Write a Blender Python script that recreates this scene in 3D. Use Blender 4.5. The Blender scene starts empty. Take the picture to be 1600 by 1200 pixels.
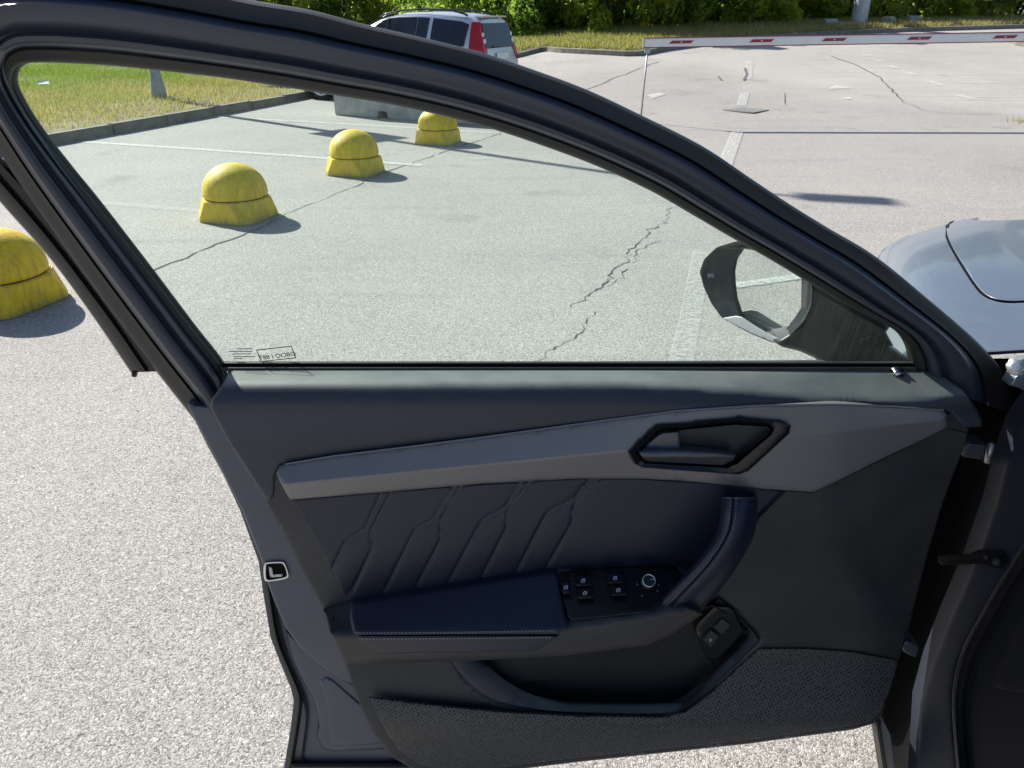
import bpy, bmesh, math, random
import numpy as np
from mathutils import Vector, Matrix
from mathutils.geometry import delaunay_2d_cdt

random.seed(7); RNG = np.random.default_rng(11)
SC = bpy.context.scene
COL = SC.collection

# ------------------------------------------------------------------ camera, sky, sun
F, HC = 1200.0, 1.42                      # focal length in 1600-px units, eye height
TH = math.atan(580.0 / F)
CT, ST = math.cos(TH), math.sin(TH)
cam = bpy.data.objects.new('camera', bpy.data.cameras.new('camera'))
COL.objects.link(cam); SC.camera = cam
cam.location = (0, 0, HC); cam.rotation_euler = (math.pi / 2 - TH, 0, 0)
cam.data.sensor_width = 36; cam.data.lens = 36 * F / 1600
cam.data.clip_start = 0.05; cam.data.clip_end = 2000

SUN_EL = math.radians(35); SUN_AZ = math.radians(-49.3)      # azimuth from +Y towards +X
w = bpy.data.worlds.new('World'); SC.world = w; w.use_nodes = True
wn = w.node_tree
sky = wn.nodes.new('ShaderNodeTexSky'); sky.sky_type = 'NISHITA'; sky.sun_disc = False
sky.ozone_density = 2.5; sky.sun_elevation = SUN_EL; sky.sun_rotation = SUN_AZ
bg = wn.nodes['Background']; bg.inputs[1].default_value = 0.065
wn.links.new(sky.outputs[0], bg.inputs[0])
sl = bpy.data.lights.new('sun', 'SUN'); sl.energy = 4.2; sl.angle = math.radians(0.53); sl.color = (1, 0.95, 0.86)
sun = bpy.data.objects.new('sun', sl); COL.objects.link(sun)
sd = Vector((math.sin(SUN_AZ) * math.cos(SUN_EL), math.cos(SUN_AZ) * math.cos(SUN_EL), math.sin(SUN_EL)))
sun.rotation_euler = sd.to_track_quat('Z', 'Y').to_euler(); sun.location = (-10, 8, 12)
SC.view_settings.view_transform = 'Standard'; SC.view_settings.look = 'None'
SC.view_settings.exposure = 1.08; SC.view_settings.gamma = 1
SC.cycles.max_bounces = 8; SC.cycles.transparent_max_bounces = 16
SC.cycles.use_denoising = True

# ------------------------------------------------------------------ measuring helpers
def ss(t): t = min(1, max(0, t)); return t * t * (3 - 2 * t)
def hf(x, y): return 1.15 * ss((y - 10) / 22) * ss((x + 6) / 10)      # the lot rises gently towards the exit
def ry(v): return CT - ST * (v - 600) / F
def rz(v): return -ST - CT * (v - 600) / F
def P(u, v, Y):
    t = Y / ry(v); return Vector(((u - 800) / F * t, Y, HC + rz(v) * t))
def G(u, v, off=0.0):
    dx, dy, dz = (u - 800) / F, ry(v), rz(v)
    lo, hi = 0.0, 0.0
    while hi < 300:
        hi += 0.25
        if HC + dz * hi < hf(dx * hi, dy * hi): break
        lo = hi
    for _ in range(30):
        m = (lo + hi) / 2
        if HC + dz * m < hf(dx * m, dy * m): hi = m
        else: lo = m
    return Vector((dx * hi, dy * hi, hf(dx * hi, dy * hi) + off))
def interp(u, pts):
    xs = [p[0] for p in pts]; ys = [p[1] for p in pts]
    return float(np.interp(u, xs, ys))

# ------------------------------------------------------------------ materials
MATS = {}
def mat(name, col, rough=0.5, metal=0.0, bump=0.0, bscale=300, var=0.0, vscale=5, spec=0.5, coat=0.0, sheen=0.0):
    if name in MATS: return MATS[name]
    m = bpy.data.materials.new(name); m.use_nodes = True; nt = m.node_tree; b = nt.nodes['Principled BSDF']
    b.inputs['Base Color'].default_value = (*col, 1); b.inputs['Roughness'].default_value = rough
    b.inputs['Metallic'].default_value = metal; b.inputs['Specular IOR Level'].default_value = spec
    b.inputs['Coat Weight'].default_value = coat; b.inputs['Coat Roughness'].default_value = 0.06
    b.inputs['Sheen Weight'].default_value = sheen
    tc = nt.nodes.new('ShaderNodeTexCoord')
    if var > 0:
        n = nt.nodes.new('ShaderNodeTexNoise'); n.inputs['Scale'].default_value = vscale; n.inputs['Detail'].default_value = 6
        nt.links.new(tc.outputs['Object'], n.inputs[0])
        r = nt.nodes.new('ShaderNodeMapRange'); r.inputs[1].default_value = .3; r.inputs[2].default_value = .7
        r.inputs[3].default_value = 1 - var; r.inputs[4].default_value = 1 + var
        nt.links.new(n.outputs[0], r.inputs[0])
        mx = nt.nodes.new('ShaderNodeVectorMath'); mx.operation = 'SCALE'; mx.inputs[0].default_value = col
        nt.links.new(r.outputs[0], mx.inputs['Scale']); nt.links.new(mx.outputs[0], b.inputs['Base Color'])
        r2 = nt.nodes.new('ShaderNodeMapRange'); r2.inputs[3].default_value = max(0, rough - .08); r2.inputs[4].default_value = min(1, rough + .08)
        nt.links.new(n.outputs[0], r2.inputs[0]); nt.links.new(r2.outputs[0], b.inputs['Roughness'])
    if bump > 0:
        n2 = nt.nodes.new('ShaderNodeTexNoise'); n2.inputs['Scale'].default_value = bscale; n2.inputs['Detail'].default_value = 3
        nt.links.new(tc.outputs['Object'], n2.inputs[0])
        bp = nt.nodes.new('ShaderNodeBump'); bp.inputs['Strength'].default_value = bump; bp.inputs['Distance'].default_value = 0.001
        nt.links.new(n2.outputs[0], bp.inputs['Height']); nt.links.new(bp.outputs[0], b.inputs['Normal'])
    MATS[name] = m; return m

def ramp(nt, stops):
    r = nt.nodes.new('ShaderNodeValToRGB'); e = r.color_ramp.elements
    while len(e) < len(stops): e.new(0.5)
    for el, (p, c) in zip(e, stops): el.position = p; el.color = (*c, 1) if len(c) == 3 else c
    return r

def asphalt():
    m = bpy.data.materials.new('asphalt'); m.use_nodes = True; nt = m.node_tree; L = nt.links
    b = nt.nodes['Principled BSDF']; b.inputs['Roughness'].default_value = 0.85; b.inputs['Specular IOR Level'].default_value = 0.35
    tc = nt.nodes.new('ShaderNodeTexCoord')
    vo = nt.nodes.new('ShaderNodeTexVoronoi'); vo.inputs['Scale'].default_value = 250; vo.feature = 'F1'
    wob = nt.nodes.new('ShaderNodeTexNoise'); wob.inputs['Scale'].default_value = 60; wob.inputs['Detail'].default_value = 2
    L.new(tc.outputs['Object'], wob.inputs[0])
    add = nt.nodes.new('ShaderNodeMixRGB'); add.blend_type = 'LINEAR_LIGHT'; add.inputs[0].default_value = 0.012
    L.new(tc.outputs['Object'], add.inputs[1]); L.new(wob.outputs['Color'], add.inputs[2]); L.new(add.outputs[0], vo.inputs['Vector'])
    stone = ramp(nt, [(0.0, (.235, .224, .212)), (.35, (.34, .327, .308)), (.7, (.43, .413, .39)), (1.0, (.575, .553, .525))])
    sep = nt.nodes.new('ShaderNodeSeparateColor'); L.new(vo.outputs['Color'], sep.inputs[0]); L.new(sep.outputs[0], stone.inputs[0])
    pit = ramp(nt, [(0.0, (1, 1, 1)), (.50, (1, 1, 1)), (.82, (.40, .385, .37))]); L.new(vo.outputs['Distance'], pit.inputs[0])
    mul = nt.nodes.new('ShaderNodeMixRGB'); mul.blend_type = 'MULTIPLY'; mul.inputs[0].default_value = 1
    L.new(stone.outputs[0], mul.inputs[1]); L.new(pit.outputs[0], mul.inputs[2])
    # scattered larger chippings, pale and dark
    v2 = nt.nodes.new('ShaderNodeTexVoronoi'); v2.inputs['Scale'].default_value = 115; L.new(add.outputs[0], v2.inputs['Vector'])
    s2 = nt.nodes.new('ShaderNodeSeparateColor'); L.new(v2.outputs['Color'], s2.inputs[0])
    big = ramp(nt, [(.0, (.62, .62, .62)), (.10, (.7, .7, .7)), (.13, (1, 1, 1)), (.84, (1, 1, 1)), (.88, (1.28, 1.27, 1.25))]); L.new(s2.outputs[1], big.inputs[0])
    inn = ramp(nt, [(.38, (1, 1, 1)), (.5, (0, 0, 0))]); L.new(v2.outputs['Distance'], inn.inputs[0])
    mulb = nt.nodes.new('ShaderNodeMixRGB'); mulb.blend_type = 'MULTIPLY'; L.new(inn.outputs[0], mulb.inputs[0]); L.new(mul.outputs[0], mulb.inputs[1]); L.new(big.outputs[0], mulb.inputs[2]); mul = mulb
    # broad patches, tyre polish, old repairs
    n1 = nt.nodes.new('ShaderNodeTexNoise'); n1.inputs['Scale'].default_value = .45; n1.inputs['Detail'].default_value = 7; n1.inputs['Roughness'].default_value = .62
    L.new(tc.outputs['Object'], n1.inputs[0])
    pr = ramp(nt, [(.27, (.76, .755, .755)), (.36, (.93, .93, .93)), (.5, (1, 1, 1)), (.78, (1.13, 1.12, 1.10))]); L.new(n1.outputs[0], pr.inputs[0])
    mul2 = nt.nodes.new('ShaderNodeMixRGB'); mul2.blend_type = 'MULTIPLY'; mul2.inputs[0].default_value = 1
    L.new(mul.outputs[0], mul2.inputs[1]); L.new(pr.outputs[0], mul2.inputs[2])
    n4 = nt.nodes.new('ShaderNodeTexNoise'); n4.inputs['Scale'].default_value = 1.15; n4.inputs['Detail'].default_value = 4; n4.inputs['Roughness'].default_value = .55; L.new(tc.outputs['Object'], n4.inputs[0])
    oil = ramp(nt, [(.62, (1, 1, 1)), (.70, (.84, .83, .82)), (.78, (.72, .71, .70))]); L.new(n4.outputs[0], oil.inputs[0])
    mul4 = nt.nodes.new('ShaderNodeMixRGB'); mul4.blend_type = 'MULTIPLY'; mul4.inputs[0].default_value = 1; L.new(mul2.outputs[0], mul4.inputs[1]); L.new(oil.outputs[0], mul4.inputs[2]); mul2 = mul4
    # stretched streaks along the drive (tyre tracks)
    mp = nt.nodes.new('ShaderNodeMapping'); mp.inputs['Scale'].default_value = (.35, 3.2, 1); mp.inputs['Rotation'].default_value = (0, 0, -.18)
    L.new(tc.outputs['Object'], mp.inputs[0])
    n3 = nt.nodes.new('ShaderNodeTexNoise'); n3.inputs['Scale'].default_value = 1.3; n3.inputs['Detail'].default_value = 5
    L.new(mp.outputs[0], n3.inputs[0])
    st = ramp(nt, [(.28, (.86, .86, .87)), (.45, (1, 1, 1))]); L.new(n3.outputs[0], st.inputs[0])
    mul3 = nt.nodes.new('ShaderNodeMixRGB'); mul3.blend_type = 'MULTIPLY'; mul3.inputs[0].default_value = .8
    L.new(mul2.outputs[0], mul3.inputs[1]); L.new(st.outputs[0], mul3.inputs[2])
    # paler, sandier surfacing of the forecourt beyond the seam on the right
    sx = nt.nodes.new('ShaderNodeSeparateXYZ'); L.new(tc.outputs['Object'], sx.inputs[0])
    ma = nt.nodes.new('ShaderNodeMath'); ma.operation = 'MULTIPLY_ADD'; ma.inputs[1].default_value = .9; ma.inputs[2].default_value = -14.6
    L.new(sx.outputs[1], ma.inputs[0])
    mb = nt.nodes.new('ShaderNodeMath'); mb.operation = 'ADD'; L.new(ma.outputs[0], mb.inputs[0]); L.new(sx.outputs[0], mb.inputs[1])
    mc = nt.nodes.new('ShaderNodeMath'); mc.operation = 'MULTIPLY_ADD'; mc.inputs[1].default_value = 4; L.new(n1.outputs[0], mc.inputs[0]); L.new(mb.outputs[0], mc.inputs[2])
    pm = nt.nodes.new('ShaderNodeMapRange'); pm.inputs[1].default_value = 4.2; pm.inputs[2].default_value = 8.5; L.new(mc.outputs[0], pm.inputs[0])
    mx = nt.nodes.new('ShaderNodeMixRGB'); mx.blend_type = 'MULTIPLY'; mx.inputs[2].default_value = (1.22, 1.215, 1.19, 1)
    L.new(pm.outputs[0], mx.inputs[0]); L.new(mul3.outputs[0], mx.inputs[1])
    L.new(mx.outputs[0], b.inputs['Base Color'])
    inv = nt.nodes.new('ShaderNodeMath'); inv.operation = 'MULTIPLY'; inv.inputs[1].default_value = -1; L.new(vo.outputs['Distance'], inv.inputs[0])
    bp = nt.nodes.new('ShaderNodeBump'); bp.inputs['Strength'].default_value = .5; bp.inputs['Distance'].default_value = .003
    L.new(inv.outputs[0], bp.inputs['Height']); L.new(bp.outputs[0], b.inputs['Normal'])
    return m

def paint_mat(name, col, hole_scale, thr, alpha=.8):
    m = bpy.data.materials.new(name); m.use_nodes = True; nt = m.node_tree; L = nt.links; b = nt.nodes['Principled BSDF']
    b.inputs['Roughness'].default_value = .7; b.inputs['Base Color'].default_value = (*col, 1)
    tc = nt.nodes.new('ShaderNodeTexCoord'); n = nt.nodes.new('ShaderNodeTexNoise'); n.inputs['Scale'].default_value = hole_scale; n.inputs['Detail'].default_value = 8; n.inputs['Roughness'].default_value = .75
    L.new(tc.outputs['Object'], n.inputs[0])
    r = ramp(nt, [(thr - .12, (0, 0, 0)), (thr + .12, (1, 1, 1))]); L.new(n.outputs[0], r.inputs[0])
    t = nt.nodes.new('ShaderNodeBsdfTransparent'); mx = nt.nodes.new('ShaderNodeMixShader')
    op = nt.nodes.new('ShaderNodeMath'); op.operation = 'MULTIPLY'; op.inputs[1].default_value = alpha; L.new(r.outputs[0], op.inputs[0])
    L.new(op.outputs[0], mx.inputs[0]); L.new(t.outputs[0], mx.inputs[1]); L.new(b.outputs[0], mx.inputs[2])
    L.new(mx.outputs[0], nt.nodes['Material Output'].inputs[0]); return m

def glass_mat():
    m = bpy.data.materials.new('tinted_glass'); m.use_nodes = True; nt = m.node_tree; L = nt.links
    nt.nodes.remove(nt.nodes['Principled BSDF'])
    t = nt.nodes.new('ShaderNodeBsdfTransparent'); t.inputs[0].default_value = (.855, .965, .92, 1)
    g = nt.nodes.new('ShaderNodeBsdfGlossy'); g.inputs['Roughness'].default_value = 0.0; g.inputs['Color'].default_value = (.9, 1, .97, 1)
    fr = nt.nodes.new('ShaderNodeFresnel'); ge = nt.nodes.new('ShaderNodeNewGeometry'); io = nt.nodes.new('ShaderNodeMapRange'); io.inputs[3].default_value = 1.2; io.inputs[4].default_value = 1 / 1.2
    L.new(ge.outputs['Backfacing'], io.inputs[0]); L.new(io.outputs[0], fr.inputs[0])
    mx = nt.nodes.new('ShaderNodeMixShader'); L.new(fr.outputs[0], mx.inputs[0]); L.new(t.outputs[0], mx.inputs[1]); L.new(g.outputs[0], mx.inputs[2])
    # dust film with fine wipe streaks
    d = nt.nodes.new('ShaderNodeBsdfTranslucent'); d.inputs[0].default_value = (.8, .92, .86, 1)
    tc = nt.nodes.new('ShaderNodeTexCoord'); mp = nt.nodes.new('ShaderNodeMapping'); mp.inputs['Scale'].default_value = (420, 10, 22); mp.inputs['Rotation'].default_value = (0, .18, 0)
    L.new(tc.outputs['Object'], mp.inputs[0]); n = nt.nodes.new('ShaderNodeTexNoise'); n.inputs['Scale'].default_value = 1; n.inputs['Detail'].default_value = 4
    L.new(mp.outputs[0], n.inputs[0])
    r = nt.nodes.new('ShaderNodeMapRange'); r.inputs[1].default_value = .3; r.inputs[2].default_value = .75; r.inputs[3].default_value = .005; r.inputs[4].default_value = .015
    L.new(n.outputs[0], r.inputs[0])
    m2 = nt.nodes.new('ShaderNodeMixShader'); L.new(r.outputs[0], m2.inputs[0]); L.new(mx.outputs[0], m2.inputs[1]); L.new(d.outputs[0], m2.inputs[2])
    L.new(m2.outputs[0], nt.nodes['Material Output'].inputs[0]); return m

def leaf_mat(name, c1, c2, sc=1.2, trans=.35):
    m = bpy.data.materials.new(name); m.use_nodes = True; nt = m.node_tree; L = nt.links
    b = nt.nodes['Principled BSDF']; b.inputs['Roughness'].default_value = .55; b.inputs['Specular IOR Level'].default_value = .3
    g = nt.nodes.new('ShaderNodeNewGeometry'); tc = nt.nodes.new('ShaderNodeTexCoord')
    n = nt.nodes.new('ShaderNodeTexNoise'); n.inputs['Scale'].default_value = sc; n.inputs['Detail'].default_value = 4; L.new(g.outputs['Position'], n.inputs[0])
    a = nt.nodes.new('ShaderNodeMath'); a.operation = 'MULTIPLY_ADD'; a.inputs[1].default_value = .45
    L.new(g.outputs['Random Per Island'], a.inputs[0])
    s = nt.nodes.new('ShaderNodeMath'); s.operation = 'MULTIPLY_ADD'; s.inputs[1].default_value = 1.5; s.inputs[2].default_value = -.5; L.new(n.outputs[0], s.inputs[0]); L.new(s.outputs[0], a.inputs[2])
    r = ramp(nt, [(.1, c1), (.9, c2)]); L.new(a.outputs[0], r.inputs[0]); L.new(r.outputs[0], b.inputs['Base Color'])
    t = nt.nodes.new('ShaderNodeBsdfTranslucent'); br = nt.nodes.new('ShaderNodeVectorMath'); br.operation = 'MULTIPLY'; br.inputs[1].default_value = (1.6, 1.6, 1.1); L.new(r.outputs[0], br.inputs[0]); L.new(br.outputs[0], t.inputs[0])
    mx = nt.nodes.new('ShaderNodeMixShader'); mx.inputs[0].default_value = trans; L.new(b.outputs[0], mx.inputs[1]); L.new(t.outputs[0], mx.inputs[2])
    L.new(mx.outputs[0], nt.nodes['Material Output'].inputs[0]); return m

def grille_mat():
    m = bpy.data.materials.new('perforated_plastic'); m.use_nodes = True; nt = m.node_tree; L = nt.links; b = nt.nodes['Principled BSDF']
    b.inputs['Roughness'].default_value = .55
    tc = nt.nodes.new('ShaderNodeTexCoord'); mp = nt.nodes.new('ShaderNodeMapping'); mp.inputs['Rotation'].default_value = (0, .5, 0); mp.inputs['Scale'].default_value = (1, .0, 1)
    L.new(tc.outputs['Object'], mp.inputs[0])
    v = nt.nodes.new('ShaderNodeTexVoronoi'); v.inputs['Scale'].default_value = 185; v.inputs['Randomness'].default_value = .28; L.new(mp.outputs[0], v.inputs['Vector'])
    r = ramp(nt, [(.24, (0, 0, 0)), (.34, (1, 1, 1))]); L.new(v.outputs['Distance'], r.inputs[0])
    mx = nt.nodes.new('ShaderNodeMixRGB'); mx.inputs[1].default_value = (.004, .004, .005, 1); mx.inputs[2].default_value = (.085, .082, .078, 1)
    L.new(r.outputs[0], mx.inputs[0]); L.new(mx.outputs[0], b.inputs['Base Color'])
    bp = nt.nodes.new('ShaderNodeBump'); bp.inputs['Strength'].default_value = .7; bp.inputs['Distance'].default_value = .0015
    L.new(r.outputs[0], bp.inputs['Height']); L.new(bp.outputs[0], b.inputs['Normal']); return m

def bollard_mat():
    m = bpy.data.materials.new('yellow_painted_concrete'); m.use_nodes = True; nt = m.node_tree; L = nt.links; b = nt.nodes['Principled BSDF']
    b.inputs['Roughness'].default_value = .62
    tc = nt.nodes.new('ShaderNodeTexCoord'); mp = nt.nodes.new('ShaderNodeMapping'); mp.inputs['Scale'].default_value = (1, 1, .22); L.new(tc.outputs['Object'], mp.inputs[0])
    n = nt.nodes.new('ShaderNodeTexNoise'); n.inputs['Scale'].default_value = 26; n.inputs['Detail'].default_value = 8; n.inputs['Roughness'].default_value = .7; L.new(mp.outputs[0], n.inputs[0])
    r = ramp(nt, [(.33, (.46, .31, .04)), (.45, (.66, .455, .018)), (.58, (.77, .545, .015)), (.75, (.82, .63, .06))]); L.new(n.outputs[0], r.inputs[0])
    n2 = nt.nodes.new('ShaderNodeTexNoise'); n2.inputs['Scale'].default_value = 70; n2.inputs['Detail'].default_value = 5; L.new(tc.outputs['Object'], n2.inputs[0])
    r2 = ramp(nt, [(.66, (0, 0, 0)), (.70, (1, 1, 1))]); L.new(n2.outputs[0], r2.inputs[0])
    mx = nt.nodes.new('ShaderNodeMixRGB'); mx.inputs[2].default_value = (.38, .36, .30, 1); L.new(r2.outputs[0], mx.inputs[0]); L.new(r.outputs[0], mx.inputs[1])
    sz = nt.nodes.new('ShaderNodeSeparateXYZ'); L.new(tc.outputs['Object'], sz.inputs[0])        # splash dirt at the foot and in the groove
    gm = nt.nodes.new('ShaderNodeMath'); gm.operation = 'MULTIPLY_ADD'; gm.inputs[1].default_value = .12; L.new(n.outputs[0], gm.inputs[0]); L.new(sz.outputs[2], gm.inputs[2])
    gr = ramp(nt, [(.06, (1, 1, 1)), (.115, (0, 0, 0))]); L.new(gm.outputs[0], gr.inputs[0])
    gx = nt.nodes.new('ShaderNodeMath'); gx.operation = 'MULTIPLY'; gx.inputs[1].default_value = .6; L.new(gr.outputs[0], gx.inputs[0])
    m3 = nt.nodes.new('ShaderNodeMixRGB'); m3.inputs[2].default_value = (.25, .20, .10, 1); L.new(gx.outputs[0], m3.inputs[0]); L.new(mx.outputs[0], m3.inputs[1])
    L.new(m3.outputs[0], b.inputs['Base Color'])
    bp = nt.nodes.new('ShaderNodeBump'); bp.inputs['Strength'].default_value = .35; bp.inputs['Distance'].default_value = .004
    L.new(n2.outputs[0], bp.inputs['Height']); L.new(bp.outputs[0], b.inputs['Normal']); return m

M_ASPH = asphalt()
M_GLASS = glass_mat()
M_PLAST = mat('dark_grained_plastic', (.037, .037, .039), .5, bump=.5, bscale=900, var=.16, vscale=16)
M_ROLL = mat('soft_touch_plastic', (.034, .040, .052), .5, bump=.4, bscale=1100)
def dust_sunlit(m, col):
    """settled dust on upward faces, its tone lifted to brighten the sunlit ledge"""
    nt = m.node_tree; b = nt.nodes['Principled BSDF']; g = nt.nodes.new('ShaderNodeNewGeometry'); sx = nt.nodes.new('ShaderNodeSeparateXYZ'); nt.links.new(g.outputs['Normal'], sx.inputs[0])
    n = nt.nodes.new('ShaderNodeTexNoise'); n.inputs['Scale'].default_value = 22; n.inputs['Detail'].default_value = 6; nt.links.new(g.outputs['Position'], n.inputs[0])
    a = nt.nodes.new('ShaderNodeMath'); a.operation = 'MULTIPLY_ADD'; a.inputs[1].default_value = .35; nt.links.new(n.outputs[0], a.inputs[0]); nt.links.new(sx.outputs[2], a.inputs[2])
    r = nt.nodes.new('ShaderNodeMapRange'); r.inputs[1].default_value = .88; r.inputs[2].default_value = 1.2; nt.links.new(a.outputs[0], r.inputs[0])
    mx = nt.nodes.new('ShaderNodeMixRGB'); mx.inputs[1].default_value = b.inputs['Base Color'].default_value; mx.inputs[2].default_value = (*col, 1); nt.links.new(r.outputs[0], mx.inputs[0]); nt.links.new(mx.outputs[0], b.inputs['Base Color'])
dust_sunlit(M_ROLL, (.15, .16, .155))  # paler ledge top: dust plus sunlight put into the colour
M_LEATH = mat('navy_leather', (.014, .019, .036), .42, bump=.4, bscale=700, var=.08, vscale=10)
M_ARM = mat('navy_leather_armrest', (.014, .019, .038), .38, bump=.35, bscale=700, var=.08, vscale=12)
M_DECOR = mat('satin_grey_decor', (.205, .195, .196), .36, metal=.35, bump=.12, bscale=900, var=.05, vscale=6)
M_FRAMEP = mat('satin_charcoal_frame', (.037, .045, .066), .36, bump=.05, bscale=500, var=.06, vscale=6)
M_RUB = mat('black_rubber', (.017, .016, .016), .52, bump=.15, bscale=500, var=.15, vscale=14)
M_PAINT = mat('graphite_grey_car_paint', (.20, .235, .285), .42, metal=.6, coat=.35, var=.03, vscale=30)
M_JAMB = mat('jamb_paint', (.105, .113, .135), .42, metal=.35, var=.06, vscale=9)
M_BLACK = mat('gap_black', (.006, .006, .007), .75, spec=.1)
M_GLOSS = mat('gloss_black', (.008, .009, .011), .22, var=.05)
M_CHROME = mat('chrome', (.75, .75, .76), .16, metal=1.0)
M_STEEL = mat('zinc_plated_steel', (.50, .51, .53), .38, metal=.85, var=.1, vscale=40)
M_THREAD = mat('pale_thread', (.30, .30, .32), .8)
M_ICON = mat('switch_print', (.28, .33, .42), .6)
M_GRILLE = grille_mat()
M_MIRROR = mat('mirror_silver', (.80, .83, .82), .01, metal=1.0)
M_WHITE = paint_mat('worn_road_paint', (.68, .68, .66), 45, .45, .72)
M_WHITE2 = paint_mat('faded_road_paint', (.60, .60, .58), 40, .47, .4)
M_WHITE2B = paint_mat('nearly_gone_road_paint', (.62, .64, .61), 30, .50, .42)
M_FAINT = paint_mat('very_worn_road_paint', (.62, .63, .61), 38, .47, .7)
M_TAR = mat('tar_joint', (.11, .105, .10), .85, var=.3, vscale=4)
M_CRACK = mat('crack_gap', (.075, .072, .068), .95)
M_BOL = bollard_mat()
M_CONC = mat('concrete', (.45, .44, .40), .88, bump=.6, bscale=90, var=.22, vscale=6)
M_KERB = mat('kerb_concrete', (.19, .18, .155), .9, bump=.6, bscale=120, var=.28, vscale=9)
M_SOIL = mat('dry_turf_soil', (.19, .155, .085), .95, bump=.8, bscale=30, var=.3, vscale=3)
M_BOOM = mat('white_boom_enamel', (.74, .74, .75), .4, var=.04)
M_RED = mat('red_reflective', (.26, .02, .03), .4, var=.1, vscale=40)
M_GALV = mat('galvanised_steel', (.36, .38, .40), .5, metal=.45, var=.16, vscale=7)
M_ROCK = mat('limestone', (.30, .285, .25), .9, bump=.8, bscale=25, var=.25, vscale=7)
M_IRON = mat('cast_iron', (.34, .33, .31), .6, metal=.4, var=.2, vscale=30)
M_SILVER = mat('silver_van_paint', (.66, .67, .69), .3, metal=.55, coat=.5)
M_VGLASS = mat('van_privacy_glass', (.012, .016, .022), .06, spec=.6)
M_TAIL = mat('red_tail_lamp', (.42, .012, .02), .16, spec=.6)
M_TYRE = mat('tyre_rubber', (.018, .018, .018), .8)
M_BARK = mat('bark', (.07, .055, .04), .9, bump=.8, bscale=40, var=.3)
M_SEAT = mat('seat_fabric', (.02, .022, .028), .8)

# ------------------------------------------------------------------ mesh helpers
def link(name, me, m=None, parent=None, smooth=False):
    o = bpy.data.objects.new(name, me); COL.objects.link(o)
    if m is not None: me.materials.append(m)
    if parent is not None: o.parent = parent
    if smooth:
        me.polygons.foreach_set('use_smooth', [True] * len(me.polygons))
    return o
def tag(o, label=None, cat=None, group=None, kind=None):
    if label: o['label'] = label
    if cat: o['category'] = cat
    if group: o['group'] = group
    if kind: o['kind'] = kind
    return o
def empty(name, loc=(0, 0, 0), rz_=0, parent=None):
    o = bpy.data.objects.new(name, None); COL.objects.link(o); o.location = loc; o.rotation_euler[2] = rz_
    o.empty_display_size = .1
    if parent is not None: o.parent = parent
    return o
def pd(name, vs, fs, m=None, parent=None, smooth=False):
    me = bpy.data.meshes.new(name); me.from_pydata([tuple(v) for v in vs], [], fs); me.update()
    return link(name, me, m, parent, smooth)
def bm_obj(name, bm, m=None, parent=None, smooth=False, angle=None):
    me = bpy.data.meshes.new(name); bmesh.ops.recalc_face_normals(bm, faces=bm.faces[:])
    if angle is not None:
        for f in bm.faces: f.smooth = True
        for e in bm.edges:
            if len(e.link_faces) == 2 and e.calc_face_angle(0) > angle: e.smooth = False
    bm.to_mesh(me); bm.free()
    return link(name, me, m, parent, smooth)
def bm_box(bm, c, s, rot=None, bevel=0):
    r = bmesh.ops.create_cube(bm, size=1); vs = r['verts']
    M = Matrix.Translation(c) @ (rot.to_4x4() if rot is not None else Matrix()) @ Matrix.Diagonal((*s, 1))
    bmesh.ops.transform(bm, matrix=M, verts=vs)
    if bevel:
        es = list({e for v in vs for e in v.link_edges}); bmesh.ops.bevel(bm, geom=es, offset=bevel, segments=2, affect='EDGES')
def box(name, c, s, m, parent=None, rot=None, bevel=0):
    bm = bmesh.new(); bm_box(bm, c, s, rot, bevel); return bm_obj(name, bm, m, parent, angle=.6)
def tube(name, pts, rad, m, parent=None, n=10, caps=True):
    pts = [Vector(p) for p in pts]; rs = rad if isinstance(rad, (list, tuple)) else [rad] * len(pts)
    vs, fs = [], []; up = Vector((0, 0, 1))
    for i, p in enumerate(pts):
        d = (pts[min(i + 1, len(pts) - 1)] - pts[max(i - 1, 0)]).normalized()
        a = d.cross(up if abs(d.z) < .95 else Vector((0, 1, 0))).normalized(); b = d.cross(a)
        for k in range(n):
            t = 2 * math.pi * k / n; vs.append(p + (a * math.cos(t) + b * math.sin(t)) * rs[i])
    for i in range(len(pts) - 1):
        for k in range(n):
            fs.append((i * n + k, i * n + (k + 1) % n, (i + 1) * n + (k + 1) % n, (i + 1) * n + k))
    if caps: fs.append(tuple(range(n - 1, -1, -1))); fs.append(tuple((len(pts) - 1) * n + k for k in range(n)))
    return pd(name, vs, fs, m, parent, True)

def cr(pts, n, closed=False):
    """Catmull-Rom through pts, n samples at even arc length"""
    p = np.array(pts, float); k = len(p)
    if closed: q = np.vstack([p[-1], p, p[0], p[1]]); segs = k
    else: q = np.vstack([2 * p[0] - p[1], p, 2 * p[-1] - p[-2]]); segs = k - 1
    out = []
    for i in range(segs):
        a, b, c, d = q[i], q[i + 1], q[i + 2], q[i + 3]
        for t in np.linspace(0, 1, 12, endpoint=False):
            out.append(.5 * ((2 * b) + (-a + c) * t + (2 * a - 5 * b + 4 * c - d) * t * t + (-a + 3 * b - 3 * c + d) * t ** 3))
    out.append(p[0] if closed else p[-1]); out = np.array(out)
    L = np.r_[0, np.cumsum(np.linalg.norm(np.diff(out, axis=0), axis=1))]
    s = np.linspace(0, L[-1], n, endpoint=not closed)
    return np.stack([np.interp(s, L, out[:, j]) for j in range(out.shape[1])], 1)
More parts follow.
